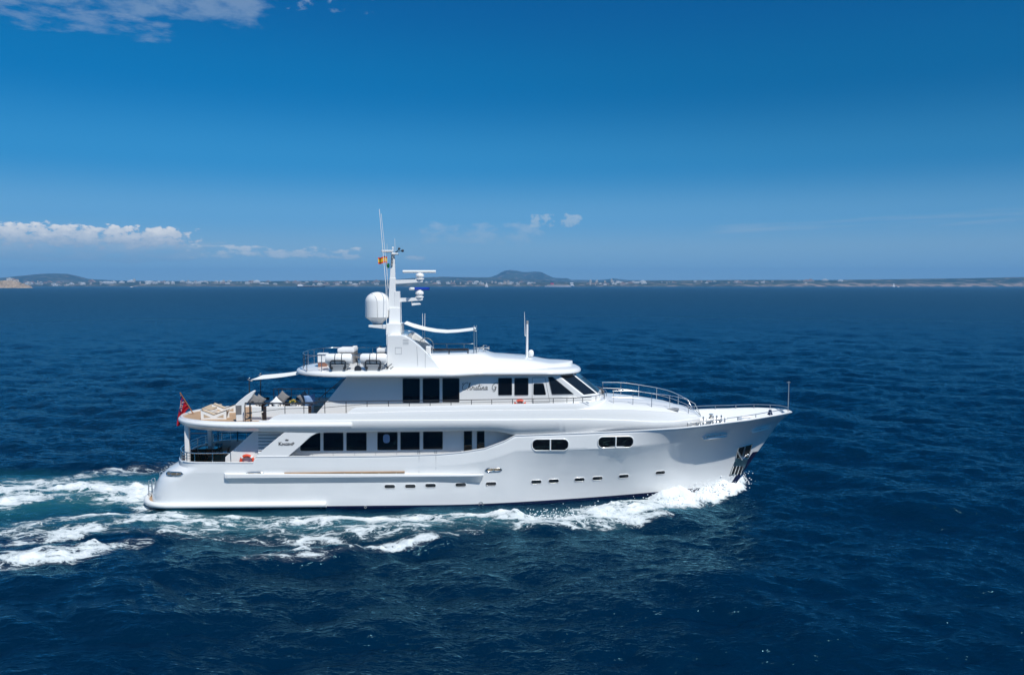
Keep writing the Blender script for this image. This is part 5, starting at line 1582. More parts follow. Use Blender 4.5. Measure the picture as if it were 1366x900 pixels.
# ================================================================== THINGS CARRIED ON THE YACHT (each one can be lifted away)
def thing(name, label, cat, p, group=None, turn=0.0):
    """an Empty at ship-local p"""
    o = empty(name, to_world(p), YAW + turn); return tag(o, label, cat, group)
# liferaft canisters lying in their cradles
def raft(x, y, label):
    t = thing('liferaft_canister', label, 'liferaft', (x, y, 9.43), 'liferaft canisters on the top deck')
    R = .36
    for (a, b) in ((-.86, -.02), (.02, .86)):
        e = -1 if a < -.5 else 1
        prof = [(.001, a), (R * .80 if e < 0 else R, a), (R, a + .12 if e < 0 else a), (R, b if e < 0 else b - .12), (R if e < 0 else R * .8, b), (.001, b)]
        mb = MB(); mb.lathe(prof, (0, 0, R * .95), 24, 'x'); mb.build('canister_shell', 'white_plastic', t, smooth=40)
    mb = MB(); mb.lathe([(R, -.05), (R + .025, -.05), (R + .025, .05), (R, .05)], (0, 0, R * .95), 24, 'x'); mb.build('canister_band', 'white_rubber', t, smooth=40)
    for s in (-.22, .22):
        mb = MB(); mb.torus((s, 0, R * .95), R + .012, .026, 'x', 28, 5); mb.build('strap', 'dark_rail', t)
    return t
raft(*RAFTS[0], 'white liferaft canister nearest the aft tip of the top deck')
raft(*RAFTS[1], 'white liferaft canister in the cradle next to the radar arch')
# lifebuoys
def lifebuoy(label, p, R=.37):
    t = thing('lifebuoy', label, 'lifebuoy', p)
    mb = MB(); mb.torus((0, 0, 0), R, .095, 'y', 32, 12); mb.build('ring', 'orange_red', t, smooth=60)
    for k in range(4):
        a = math.pi / 4 + k * math.pi / 2
        mb = MB(); mb.torus((R * math.cos(a), 0, R * math.sin(a)), .10, .014, 'y', 4, 4)
        # reflective band wrapped round the ring
        mb = MB(); mb.torus((0, 0, 0), R, .099, 'y', 4, 12, a - .14, a + .14); mb.build('reflective_band', 'flag_white', t, smooth=60)
    mb = MB(); pts = [((R + .12) * math.cos(a), -.02, (R + .12) * math.sin(a)) for a in np.linspace(0, 2 * math.pi, 33)[:-1]]
    mb.tube(pts, .012, 4, closed=True); mb.build('grab_line', 'white_rubber', t)
    return t
a = P3(329.6, 615.4, -YH - .14); lifebuoy('orange red lifebuoy low on the wall beside the stern cockpit', a, .41)
a = P3(693.6, 540.6, -YW - .14); lifebuoy('orange red lifebuoy below the cabin windows of the bridge deck, half hidden by the bulwark', a, .33)

# ensign on its slanting staff
st0, st1 = P3(257.8, 550.8, 0), P3(240.6, 524.3, 0)
st0.z = 5.70
t = thing('ensign_flag', 'red ensign with dark blue canton drooping from wooden staff at the stern', 'flag', st0)
def L(p): return Vector((p.x - st0.x, p.y - st0.y, p.z - st0.z))
mb = MB(); mb.tube([L(st0), L(st1)], [.04, .028], 8); mb.ball(L(st1), .055, 10, 6); mb.build('flag_staff', 'varnished_wood', t, smooth=60)
def ensign():
    H0, H1 = L(P3(240.8, 525.8, 0)), L(P3(252.5, 544.6, 0))
    ns, nt = 30, 40; mb = MB(); g = []
    for j in range(nt + 1):
        q = j / nt; row = []
        for i in range(ns + 1):
            s = i / ns
            h = H0.lerp(H1, s)
            drop = (2.12 - .95 * s) * q
            pull = -(.10 + .62 * s) * q ** .6
            fold = .17 * q ** .6 * math.sin(s * 15 + q * 2.2) + .06 * math.sin(s * 31 + q * 4)
            row.append((h.x + pull + .08 * q * math.sin(s * 13 + 1), h.y + fold - .25 * q, h.z - drop))
        g.append(row)
    n = ns + 1
    vs = [p for r in g for p in r]; fs, mi = [], []
    for j in range(nt):
        for i in range(ns):
            s, q = (i + .5) / ns, (j + .5) / nt
            k = 0
            if s < .5 and q < .5:
                a, b = (q / .5 - .5), (s / .5 - .5)            # canton coordinates
                k = 1
                if abs(abs(a) - abs(b)) < .07: k = 2
                if abs(abs(a) - abs(b)) < .035: k = 0
                if abs(a) < .11 or abs(b) < .11: k = 2
                if abs(a) < .07 or abs(b) < .07: k = 0
            fs.append((j * n + i, j * n + i + 1, (j + 1) * n + i + 1, (j + 1) * n + i)); mi.append(k)
    mb.add(vs, fs); mb.mi = mi
    return mb.build('flag_cloth', ['flag_red', 'flag_blue', 'flag_white'], t, smooth=80, fix=False)
ensign()
# courtesy flag on the mast halyard
p = P3(516.3, 342.5, -.3)
t = thing('courtesy_flag', 'small red and yellow striped flag streaming from the mast halyard', 'flag', p)
mb = MB(); nx_, nz_ = 20, 12; g = []
for i in range(nx_ + 1):
    q = i / nx_; g.append([(-.62 * q, .09 * q * math.sin(q * 9), -.44 * k / nz_ + .05 * math.sin(q * 6) - .02 * q) for k in range(nz_ + 1)])
vs = [p_ for r in g for p_ in r]; fs = []; mi = []
for i in range(nx_):
    for k in range(nz_):
        s = (k + .5) / nz_; fs.append((i * (nz_ + 1) + k, i * (nz_ + 1) + k + 1, (i + 1) * (nz_ + 1) + k + 1, (i + 1) * (nz_ + 1) + k)); mi.append(1 if .25 < s < .75 else 0)
        if .25 < s < .75 and .28 < i / nx_ < .45 and .35 < s < .65: mi[-1] = 0
mb.add(vs, fs); mb.mi = mi; mb.build('flag_cloth', ['flag_orange', 'flag_yellow'], t, smooth=80, fix=False)
mb = MB(); mb.tube([(0.01, 0, .9), (0.01, 0, -3.9)], .008, 4); mb.build('halyard', 'white_rubber', t)

# sun loungers on the round aft deck
ZT = 5.64
def lounger(label, p, turn):
    t = thing('sun_lounger', label, 'sun lounger', p, 'sun loungers on the aft upper deck', turn)
    for s in (-1, 1):
        mb = MB(); y = s * .33
        prof = [(-.85, .0), (-.85, .58), (-.82, .60), (-.05, .27), (.05, .27), (.80, .55), (.84, .53), (.84, .0)]
        mb.prism(prof, y - .02, y + .02); sp_ = mb.build('side_panel', 'white_canvas', t, smooth=0)
        for tri in (((-.66, .10), (-.20, .14), (-.66, .36)), ((.66, .10), (.66, .33), (.20, .14))):
            mb = MB(); mb.prism(tri, y + s * .018, y + s * .03); mb.build('panel_insert', 'tan_canvas', sp_, smooth=0)
        mb = MB(); mb.tube([(-.88, y * 1.05, .64), (0, y * 1.05, .29), (.88, y * 1.05, .60)], .016, 6); mb.build('side_rail', 'dark_rail', t, smooth=60)
    mb = MB(); g = []
    for (x, z) in ((-.86, .60), (-.6, .49), (-.3, .37), (-.05, .28), (.05, .28), (.3, .36), (.6, .47), (.84, .56)): g.append([(x, -.31, z), (x, 0, z - .04), (x, .31, z)])
    mb.slab(g, .05); mb.build('canvas_seat', 'tan_canvas', t, smooth=50)
    return t
a = PZ(287.3, 558.0, ZT); lounger('white V-shaped sun lounger nearest the coaming of the round aft deck', a, .0)
a = PZ(301, 549.3, ZT); lounger('white V-shaped sun lounger on the far side of the aft deck, behind the nearer one', a, .0)
a = PZ(272, 555.0, ZT)
t = thing('deck_bench', 'low tan cushioned bench curving along the stern coaming', 'bench', (a.x, 0.9, ZT))
mb = MB(); mb.prism(pill(0, 0, .9, 2.6, r=.4), 0, .32, axis='z'); mb.build('bench_base', 'white_paint', t, bevel=.03)
mb = MB(); mb.prism(pill(0, 0, .86, 2.5, r=.38), .32, .44, axis='z'); mb.build('bench_cushion', 'tan_canvas', t, bevel=.04)

# lounge furniture under the awning
def sofa(name, label, x0, x1, y0, y1, back, hb, m='cream_fabric', ends='dark_wood', group=None):
    t = thing(name, label, 'sofa', ((x0 + x1) / 2, (y0 + y1) / 2, ZT), group)
    hx, hy = (x1 - x0) / 2, (y1 - y0) / 2
    mb = MB(); mb.box(-hx, hx, -hy, hy, .0, .40); mb.build('sofa_base', 'white_plastic', t, bevel=.03)
    mb = MB(); mb.box(-hx + .02, hx - .02, -hy + .02, hy - .02, .40, .55); mb.build('seat_cushion', m, t, bevel=.05, seg=3)
    mb = MB()
    if back == 'y-': mb.box(-hx, hx, -hy - .14, -hy, .0, hb)
    elif back == 'y+': mb.box(-hx, hx, hy, hy + .14, .0, hb)
    elif back == 'x+': mb.box(hx, hx + .14, -hy, hy, .0, hb)
    else: mb.box(-hx - .14, -hx, -hy, hy, .0, hb)
    mb.build('backrest', 'white_plastic', t, bevel=.04, seg=3)
    if ends:
        for s in ((-1, 1) if ends == 'dark_wood' else ()):
            mb = MB(); mb.box(min(s * (hx + .02), s * (hx + .2)), max(s * (hx + .02), s * (hx + .2)), -hy - .14, hy, 0, hb + .02); mb.build('armrest', 'dark_wood', t, bevel=.02)
    return t
ysf = -3.15
xa, xb = Q(355, 545, ysf)[0], Q(411, 545, ysf)[0]
sofa('outdoor_sofa', 'long white backed sofa with dark ends along the upper deck rail', xa, xb, ysf + .14, ysf + .95, 'y-', .98)
xc, xd = Q(335.5, 545, ysf)[0], Q(348.3, 545, ysf)[0]
sofa('outdoor_armchair', 'white armchair beside the dark end of the sofa, near the awning poles', xc, xd, ysf + .14, ysf + .85, 'y-', .98, ends=None)['category'] = 'armchair'
def cushion(label, p, w, m, ry=0.0, rz=0.0, group='cushions on the lounge sofa'):
    o = MB(); n = 9; g0, g1 = [], []
    for i in range(n):
        a, b = [], []
        for j in range(n):
            s, t_ = -1 + 2 * i / (n - 1), -1 + 2 * j / (n - 1)
            h = .11 * ((1 - s ** 4) * (1 - t_ ** 4)) ** .6
            pin = 1 - .10 * (1 - s * s) * abs(t_) ** 3
            pin2 = 1 - .10 * (1 - t_ * t_) * abs(s) ** 3
            a.append((s * w / 2 * pin2, h, t_ * w / 2 * pin)); b.append((s * w / 2 * pin2, -h, t_ * w / 2 * pin))
        g0.append(a); g1.append(b)
    o.sheet(g0); o.sheet(g1, True)
    ob = o.build('cushion', m, None, smooth=60, loc=to_world(p), rz=YAW + rz)
    ob.rotation_euler = (math.radians(-22), ry, YAW + rz)
    return tag(ob, label, 'cushion', group)
zc = ZT + .80
def cpos(u, v, y): q = P3(u, v, y); return q
cushion('dark grey cushion tilted against the armchair by the awning pole', cpos(341, 533.5, -2.4), .62, 'grey_fabric', .5)
cushion('dark grey cushion leaning behind the armchair, second from the awning pole', cpos(346.5, 533.5, -2.3), .62, 'grey_fabric', .6)
cushion('white cushion standing on its corner on the sofa', cpos(368.5, 536.4, -2.75), .58, 'flag_white', .785)
cushion('grey cushion standing on its corner beside the yellow flowers', cpos(377.2, 529.5, -1.9), .66, 'grey_fabric', .70)
cushion('brownish grey cushion between the yellow flowers and the blue cushion', cpos(405, 530, -1.9), .66, 'grey_fabric', .95)
cushion('pale blue cushion lying at the forward end of the sofa', cpos(413.5, 533.6, -2.5), .75, 'blue_fabric', 1.45)
# low table with flowers
a = P3(392, 536, -1.5)
t = thing('lounge_table', 'low dark wooden table inboard of the white sofa', 'table', (a.x, -1.35, ZT))
mb = MB(); mb.box(-.95, .95, -.4, .4, .62, .68); mb.build('table_top', 'dark_wood', t, bevel=.015)
for sx in (-1, 1):
    for sy in (-1, 1):
        mb = MB(); mb.box(sx * .85 - .04, sx * .85 + .04, sy * .32 - .04, sy * .32 + .04, 0, .62); mb.build('leg', 'dark_wood', t)
t = thing('flower_bowl', 'bowl of yellow flowers on the low lounge table', 'flowers', (a.x - .05, -1.4, ZT + .68))
mb = MB(); mb.lathe([(.001, 0), (.12, 0), (.22, .12), (.24, .2), (.21, .2), (.001, .06)], (0, 0, 0), 16); mb.build('bowl', 'white_plastic', t, smooth=50)
rng = random.Random(4)
mb = MB(); mb2 = MB()
for k in range(70):
    r = rng.uniform(0, .38); q = rng.uniform(0, 6.28); c_ = Vector((r * math.cos(q), r * math.sin(q) * .7, .24 + .28 * (1 - (r / .42) ** 2) * rng.uniform(.5, 1)))
    s = rng.uniform(.025, .05); (mb if k % 3 else mb2).ball(c_, s, 6, 4)
mb.build('blossoms', 'flower_yellow', t); mb2.build('leaves', 'leaf_green', t)
# dining group further inboard
a = P3(372, 531, 1.0)
t = thing('dining_table', 'long grey topped dining table on the upper deck behind the sofa', 'table', (a.x, 1.0, ZT))
mb = MB(); mb.prism(pill(0, 0, 3.4, 1.1, r=.3), .72, .77, axis='z'); mb.build('table_top', 'grey_paint', t, bevel=.01)
for s in (-1, 1): mb = MB(); mb.lathe([(.001, 0), (.3, 0), (.3, .03), (.07, .07), (.07, .7), (.25, .72), (.001, .72)], (s * 1.0, 0, 0), 14); mb.build('pedestal', 'steel', t, smooth=40)
def chair(m_fab, m_frame, name, label, p, turn, group, w=.5, hb=.9, first=[None]):
    t = thing(name, label, 'chair', p, group, turn)
    mb = MB(); mb.box(-w / 2, w / 2, -w / 2, w / 2, .42, .48); mb.build('seat', m_fab, t, bevel=.02)
    mb = MB(); mb.hexa([(-w / 2, w / 2 - .04, .48), (w / 2, w / 2 - .04, .48), (w / 2, w / 2, .48), (-w / 2, w / 2, .48)], [(-w / 2, w / 2 + .06, hb), (w / 2, w / 2 + .06, hb), (w / 2, w / 2 + .10, hb), (-w / 2, w / 2 + .10, hb)]); mb.build('backrest', m_fab, t, bevel=.02)
    for sx in (-1, 1):
        for sy in (-1, 1):
            mb = MB(); mb.tube([(sx * (w / 2 - .03), sy * (w / 2 - .03), .42), (sx * w / 2, sy * w / 2, 0)], .02, 6); mb.build('leg', m_frame, t)
        mb = MB(); mb.tube([(sx * w / 2, -w / 2, .42), (sx * w / 2, -w / 2, .66), (sx * w / 2, w / 2, .68)], .02, 6); mb.build('armrest', m_frame, t)
    return t
for k in range(4):
    chair('dark_fabric', 'dark_rail', 'dining_chair', 'dark woven dining chair drawn up to the upper deck dining table', (a.x - 1.2 + .8 * k, 1.85, ZT), 0, 'dining chairs on the upper deck')
for k in range(3):
    chair('dark_fabric', 'dark_rail', 'dining_chair', 'dark woven dining chair on the near side of the upper deck table', (a.x - .9 + .9 * k, .15, ZT), math.pi, 'dining chairs facing the upper deck table')
# stern cockpit: table and chairs in dark wood
ZC = 2.22
a = PZ(275.5, 597.0, ZC + .78)
t = thing('cockpit_table', 'dark varnished table with a mirror-like top in the stern cockpit', 'table', (a.x, a.y, ZC))
mb = MB(); mb.prism(pill(0, 0, 1.75, 1.1, r=.2), .74, .80, axis='z'); mb.build('table_top', 'black_glass', t, bevel=.01)
mb = MB(); mb.lathe([(.001, 0), (.35, 0), (.35, .04), (.09, .09), (.08, .68), (.3, .74), (.001, .74)], (0, 0, 0), 16); mb.build('pedestal', 'dark_wood', t, smooth=40)
G = 'dark chairs round the stern cockpit table'
for (dx, dy, tn, lb) in ((-.5, -.85, math.pi, 'dark wooden chair on the near side of the cockpit table, nearer the stern'), (.5, -.85, math.pi, 'dark wooden chair on the near side of the cockpit table, nearer the saloon'),
                         (-.5, .9, 0, 'dark wooden chair on the far side of the cockpit table, nearer the stern'), (.5, .9, 0, 'dark wooden chair on the far side of the cockpit table, nearer the saloon'), (1.3, 0, -math.pi / 2, 'dark wooden chair at the saloon end of the cockpit table')):
    chair('dark_wood', 'varnished_wood', 'cockpit_chair', lb, (a.x + dx, a.y + dy, ZC), tn, G, hb=.88)
# top deck: cushions, chairs and a stack of white lockers inside the rail
ZTD = 9.22
BEDTOP = P3(463, 464.5, -1.0).z
def day_bed(label, p, L_, W_):
    t = thing('day_bed', label, 'day bed', p, 'day beds on the top deck')
    h = BEDTOP - p[2]
    mb = MB(); mb.box(-L_ / 2, L_ / 2, -W_ / 2, W_ / 2, .0, h - .27); mb.build('bed_base', 'grey_fabric', t, bevel=.03)
    mb = MB(); mb.box(-L_ / 2 - .02, L_ / 2 + .02, -W_ / 2, W_ / 2, h - .27, h); mb.build('mattress', 'flag_white', t, bevel=.07, seg=3)
    mb = MB(); mb.box(L_ / 2 - .3, L_ / 2, -W_ / 2 + .1, W_ / 2 - .1, h, h + .07); mb.build('pillow', 'flag_white', t, bevel=.06, seg=3)
a = P3(463, 470, -.6); day_bed('white mattress day bed behind the aft liferaft canister', (a.x, -.3, ZTD - .05), 1.1, 1.9)
a = P3(511, 470, -.6); day_bed('white mattress day bed beside the radar arch', (a.x + .1, -.3, ZTD - .05), .9, 1.9)
a = P3(477.5, 470, -.6); chair('grey_fabric', 'dark_rail', 'deck_chair', 'grey sling chair between the two day beds, nearer the aft one', (a.x, -.2, ZTD - .05), math.pi / 2, 'grey chairs on the top deck', .7, BEDTOP - ZTD + .15)
a = P3(498, 470, -.6); chair('grey_fabric', 'dark_rail', 'deck_chair', 'grey sling chair next to the day bed by the radar arch', (a.x, -.1, ZTD - .05), -math.pi / 2, 'grey chairs on the top deck', .7, BEDTOP - ZTD + .15)
a = P3(430.8, 480, -1.6)
t = thing('deck_locker', 'tall narrow white deck locker inside the aft curve of the top deck rail', 'locker', (a.x, -1.6, 9.08))
mb = MB(); mb.box(-.3, .3, -.3, .3, 0, .34); mb.build('locker_base', 'brown_trim', t, bevel=.03)
mb = MB(); mb.box(-.31, .31, -.31, .31, .34, .86); mb.build('locker_body', 'white_plastic', t, bevel=.04)
mb = MB(); mb.box(-.33, .33, -.33, .33, .875, .95); mb.build('lid', 'white_plastic', t, bevel=.03)
# ================================================================== FAR SHORE
def far(u, v, depth):
    """world point at photo (u, v) at the given distance along the view"""
    d = ray(u, v); k = depth / (d.y)
    return Vector((d.x * k, depth, CAM_H + d.z * k))
RIDGES = [   # distance, half width along the view, silhouette rows (u, v)
    (7000, 750, [(-400, 376), (0, 377), (60, 376.6), (120, 376.0), (180, 375.7), (300, 375.6), (420, 375.2), (500, 375.8), (560, 375.9), (640, 376.3), (760, 377), (850, 375.2), (920, 374.0), (980, 373.6), (1100, 373.7), (1200, 372.6), (1280, 371.6), (1366, 369.8), (1800, 368)]),
    (9300, 1300, [(-400, 374), (-50, 373.2), (0, 371.0), (30, 368.2), (48, 366.2), (60, 365.3), (75, 365.0), (92, 365.6), (105, 368.4), (120, 372.3), (160, 374.5), (300, 375.4), (440, 374.7), (520, 373.6), (556, 370.6), (590, 369.3), (620, 370), (650, 370.2), (720, 373), (760, 376), (1000, 379), (1800, 379)]),
    (11500, 1100, [(-400, 379), (560, 378), (640, 371.4), (655, 369.6), (664, 366.5), (669, 363.2), (674, 361.2), (680, 360.5), (689, 361.3), (697, 363), (706, 363.2), (713, 362.4), (722, 363.0), (730, 367), (738, 370.4), (748, 371.2), (757, 371.2), (762, 373.4), (800, 373.6), (812, 372.4), (818, 371.4), (826, 372.5), (836, 373.7), (900, 374.1), (1000, 374.4), (1200, 376), (1800, 378)]),
]
SHORE = 6450.0
def fract_noise(x, y, seed):
    s = np.zeros_like(x); a = 1.0
    rng = np.random.default_rng(seed)
    for k in range(5):
        th = rng.uniform(0, 6.28, 3); ph = rng.uniform(0, 6.28, 3); f = 2 * np.pi / 900 * 2 ** k
        for q in range(3):
            s += a / 3 * np.sin(f * (x * math.cos(th[q]) + y * math.sin(th[q])) + ph[q] + 1.3 * np.sin(f * .5 * x + ph[q] * 2))
        a *= .55
    return s
def land_height(X, Y):
    U = UC + F_PX * X / Y
    H = np.full_like(X, -2.0)
    n = fract_noise(X, Y, 5)
    for (d, w, tab) in RIDGES:
        v = np.interp(U, [t[0] for t in tab], [t[1] for t in tab])
        top = np.maximum(CAM_H + (V_INF - v) * d / F_PX, 0)
        q = (Y - d) / w
        prof = np.where(q < 0, np.exp(-(q * 1.5) ** 2), np.exp(-(q * .8) ** 2))
        H = np.maximum(H, top * prof * (1 + .05 * n * (1 - np.exp(-(q * 2.5) ** 2))))
    shore = np.clip((Y - SHORE - 60 * np.sin(X / 310) - 30 * np.sin(X / 97)) / 130, -1, 1)
    return np.where(shore < 0, -3 + 0 * H, np.maximum(H * np.clip(shore, 0.0, 1) ** .6, 0) + 1.5 * shore + .5 * n * shore)
def hills():
    xs = np.linspace(-.80, .80, 700)
    ys = np.concatenate([np.linspace(6300, 7100, 46), np.linspace(7130, 12600, 90)])
    A, Y = np.meshgrid(xs, ys, indexing='xy')
    X = A * Y
    Z = land_height(X, Y)
    co = np.stack([X, Y, Z], -1).reshape(-1, 3)
    n, m = len(xs), len(ys)
    i, j = np.meshgrid(np.arange(m - 1), np.arange(n - 1), indexing='ij')
    q = np.stack([i * n + j, i * n + j + 1, (i + 1) * n + j + 1, (i + 1) * n + j], -1).reshape(-1, 4)
    me = bpy.data.meshes.new('hills'); me.from_pydata(co.tolist(), [], q.tolist()); me.update()
    me.polygons.foreach_set('use_smooth', [True] * len(q))
    o = bpy.data.objects.new('hills', me); COL.objects.link(o)
    tag(o, 'low wooded coast with a flat topped mountain behind the far shore', kind='structure')
    mt = bpy.data.materials.new('hill_cover'); mt.use_nodes = True
    T = NT(mt.node_tree); b = T.n['Principled BSDF']
    P = T.new('ShaderNodeNewGeometry')
    n1 = T.noise(P.outputs['Position'], .0035, 6, .62); n2 = T.noise(P.outputs['Position'], .012, 5, .6)
    c1 = T.mix(T.sstep(n1, .40, .62), (.014, .030, .018), (.045, .06, .034))
    c2 = T.mix(T.m('MULTIPLY', T.sstep(n2, .52, .66), .8), c1, (.24, .19, .14))
    sx = T.new('ShaderNodeSeparateXYZ'); T.l.new(P.outputs['Position'], sx.inputs[0])
    low = T.m('SUBTRACT', 1.0, T.sstep(sx.outputs[2], 12, 34))
    right = T.m('ADD', T.m('MULTIPLY', T.sstep(sx.outputs[0], 1500, 2600),   .55), .12)
    c3 = T.mix(T.m('MULTIPLY', T.m('MULTIPLY', low, right), T.sstep(n2, .36, .56)), c2, (.36, .26, .20))
    T.l.new(c3, b.inputs['Base Color']); b.inputs['Roughness'].default_value = .95; b.inputs['Specular IOR Level'].default_value = .1
    me.materials.append(mt)
    return o
hills()
def ground_z(x, y):
    return float(land_height(np.array([x]), np.array([y]))[0])

# ---- the rocky islet at the left edge, with its light tower and houses
def islet():
    D = 3900.0
    tab = [(-120, 383.8), (-90, 379), (-50, 375.5), (-20, 374.6), (0, 374.8), (8, 374.2), (15, 373.6), (20, 374.6), (25, 375.4), (30, 377.8), (36, 379.8), (41, 381.6), (46, 384.3)]
    us = np.linspace(-120, 46, 110); ds = np.linspace(-150, 260, 34)
    rng = np.random.default_rng(2); g = []
    for d in ds:
        row = []
        for u in us:
            v = float(np.interp(u, [t[0] for t in tab], [t[1] for t in tab]))
            top = max(CAM_H + (V_INF - v) * D / F_PX, -1)
            q = d / (150 if d < 0 else 260)
            z = (top + 3) * (1 - abs(q) ** (1.6 if d < 0 else 2)) - 3
            z += (2.6 * math.sin(u * .9 + d * .06) + 1.8 * math.sin(u * 2.3 - d * .11) + rng.normal() * 1.1) * max(0, min(1, (z + 1) / 8)) * (1 if abs(d) > 15 else .3)
            x = (u - UC) / F_PX * (D + d)
            row.append((x, D + d, z))
        g.append(row)
    mb = MB(); mb.sheet(g)
    mt = mat('islet_rock', (.36, .27, .18), .95, spec=.1, var=(.03, .45))
    o = mb.build('rocky_islet', 'islet_rock', None, smooth=25)
    tag(o, 'pale brown rocky islet at the left edge of the sea', kind='structure')
    def top_at(u):
        v = float(np.interp(u, [t[0] for t in tab], [t[1] for t in tab])); return CAM_H + (V_INF - v) * D / F_PX
    return D, top_at
ISD, is_top = islet()
mat('wall_white', (.74, .73, .70), .8, spec=.2)
mat('wall_cream', (.62, .54, .43), .8, spec=.2)
mat('wall_sand', (.46, .38, .30), .8, spec=.2)
mat('roof_tile', (.30, .19, .14), .85, spec=.1)
mat('far_window', (.05, .07, .09), .2)
mat('ship_dark', (.02, .03, .06), .5)
mat('ship_red', (.40, .03, .04), .5)
mat('ship_white', (.78, .79, .80), .4)
mat('sail', (.82, .82, .80), .8)
def house_mesh(name, w, d, h, roof, wall, floors=1):
    """a house with its own roof and rows of window openings"""
    t = empty(name)
    mb = MB(); mb.box(-w / 2, w / 2, -d / 2, d / 2, -3, h)
    if roof == 'flat': mb.box(-w / 2 - .3, w / 2 + .3, -d / 2 - .3, d / 2 + .3, h, h + .7); mb.box(-w * .15, w * .18, -d * .2, d * .2, h + .7, h + 3.0)
    if roof == 'step': mb.box(-w * .32, w * .30, -d * .3, d * .3, h, h * 1.35); mb.box(-w * .1, w * .1, -d * .15, d * .15, h * 1.35, h * 1.5)
    wl = mb.build('wall', wall, t)
    if roof == 'pitch':
        mb = MB(); mb.prism([(-w / 2 - .5, h), (w / 2 + .5, h), (0, h + w * .20)], -d / 2 - .5, d / 2 + .5); mb.build('roof', 'roof_tile', t, smooth=0)
    for k in range(floors):
        mb = MB(); z = h * (k + .35) / floors
        mb.box(-w * .46, w * .46, -d / 2 - .12, -d / 2 + .3, z, z + h / floors * .36); mb.build('window_band', 'far_window', t)
    return t
def put(o, x, y, z, s, label, cat, group, rz=0.0):
    o.location = (x, y, z); o.scale = s; o.rotation_euler = (0, 0, rz); tag(o, label, cat, group)
PROTO = [house_mesh('apartment_block', 42, 14, 13, 'flat', 'wall_white', 3), house_mesh('hotel_tower', 18, 14, 26, 'flat', 'wall_cream', 5), house_mesh('shore_house', 15, 12, 7, 'pitch', 'wall_white', 1),
         house_mesh('terraced_hotel', 60, 20, 14, 'step', 'wall_white', 3), house_mesh('long_warehouse', 70, 18, 7, 'pitch', 'wall_sand', 1), house_mesh('shore_villa', 20, 14, 9, 'pitch', 'wall_cream', 2)]
KIND = ['pale flat roofed apartment block', 'slim cream tower block', 'small white tile roofed house', 'broad white stepped hotel', 'long low sand coloured shed', 'cream tile roofed villa']
CATS = ['apartment block', 'tower block', 'house', 'hotel', 'shed', 'villa']
STRETCH = [  # u range, count, place on the shore, weights of the kinds
    (34, 112, 34, 'below the rounded hill at the left', (4, 1, 4, 2, 2, 3)),
    (112, 232, 46, 'in the shore town right of the rounded hill', (5, 2, 3, 4, 2, 2)),
    (235, 345, 38, 'in the shore town left of the distant freighter', (5, 2, 3, 3, 2, 2)),
    (345, 505, 36, 'on the shore behind the satellite dome and the freighter', (4, 2, 4, 2, 3, 3)),
    (560, 645, 26, 'on the shore between the radar mast and the white sail', (4, 3, 3, 2, 2, 3)),
    (652, 728, 24, 'at the foot of the flat topped mountain', (4, 3, 4, 1, 2, 3)),
    (770, 862, 36, 'in the shore town right of the ferry', (4, 3, 4, 2, 2, 3)),
    (862, 1000, 22, 'thinly set along the shore well right of the ferry', (3, 1, 5, 1, 3, 4)),
    (1000, 1120, 12, 'scattered under the reddish right hand cliffs', (3, 0, 4, 1, 3, 4)),
]
rng = random.Random(11)
used = [False] * len(PROTO)
for (ua, ub, n, where, wts) in STRETCH:
    for q in range(n):
        k = rng.choices(range(6), wts)[0]
        u = rng.uniform(ua, ub); row = rng.choice((0, 0, 1, 1, 2))
        y = SHORE + 130 + row * 110 + rng.uniform(-20, 40)
        x = (u - UC) / F_PX * y
        z = max(ground_z(x, y), 1.0)
        if not used[k]: o = PROTO[k]; used[k] = True
        else: o = copy_tree(PROTO[k])
        s = rng.uniform(.45, .9)
        put(o, x, y, z, (s, s, s * rng.uniform(.8, 1.25)), f'{KIND[k]} {where}', CATS[k], f'{CATS[k]}s {where}', rng.uniform(-.3, .3))
# houses and light tower on the islet
for (u, w, h, lb, kd) in ((-6, 30, 9, 'white house at the left end of the islet', 0), (14.5, 24, 9, 'white house on the crest of the islet, left of its light tower', 0), (20, 14, 8, 'small white house close beside the islet light tower', 2), (24.6, 10, 8, 'small white house right of the islet light tower', 2)):
    o = copy_tree(PROTO[kd]); x = (u - UC) / F_PX * ISD
    k = w / (42 if kd == 0 else 15); put(o, x, ISD, is_top(u) - 1, (k, k, h / (13 if kd == 0 else 7)), lb, 'house', None)
x = (22.6 - UC) / F_PX * ISD; z = is_top(22.6)
t = empty('light_tower', (x, ISD - 6, z - 2)); tag(t, 'thin dark light tower on the crest of the islet', 'lighthouse')
mb = MB(); mb.lathe([(.001, 0), (2.4, 0), (1.7, 9), (2.4, 9.2), (2.4, 9.8), (.001, 9.8)], (0, 0, 0), 14); mb.build('tower', 'wall_sand', t, smooth=40)
mb = MB(); mb.lathe([(.001, 9.8), (1.3, 9.8), (1.3, 12), (.6, 13.2), (.001, 13.6)], (0, 0, 0), 12); mb.build('lantern', 'ship_dark', t, smooth=40)

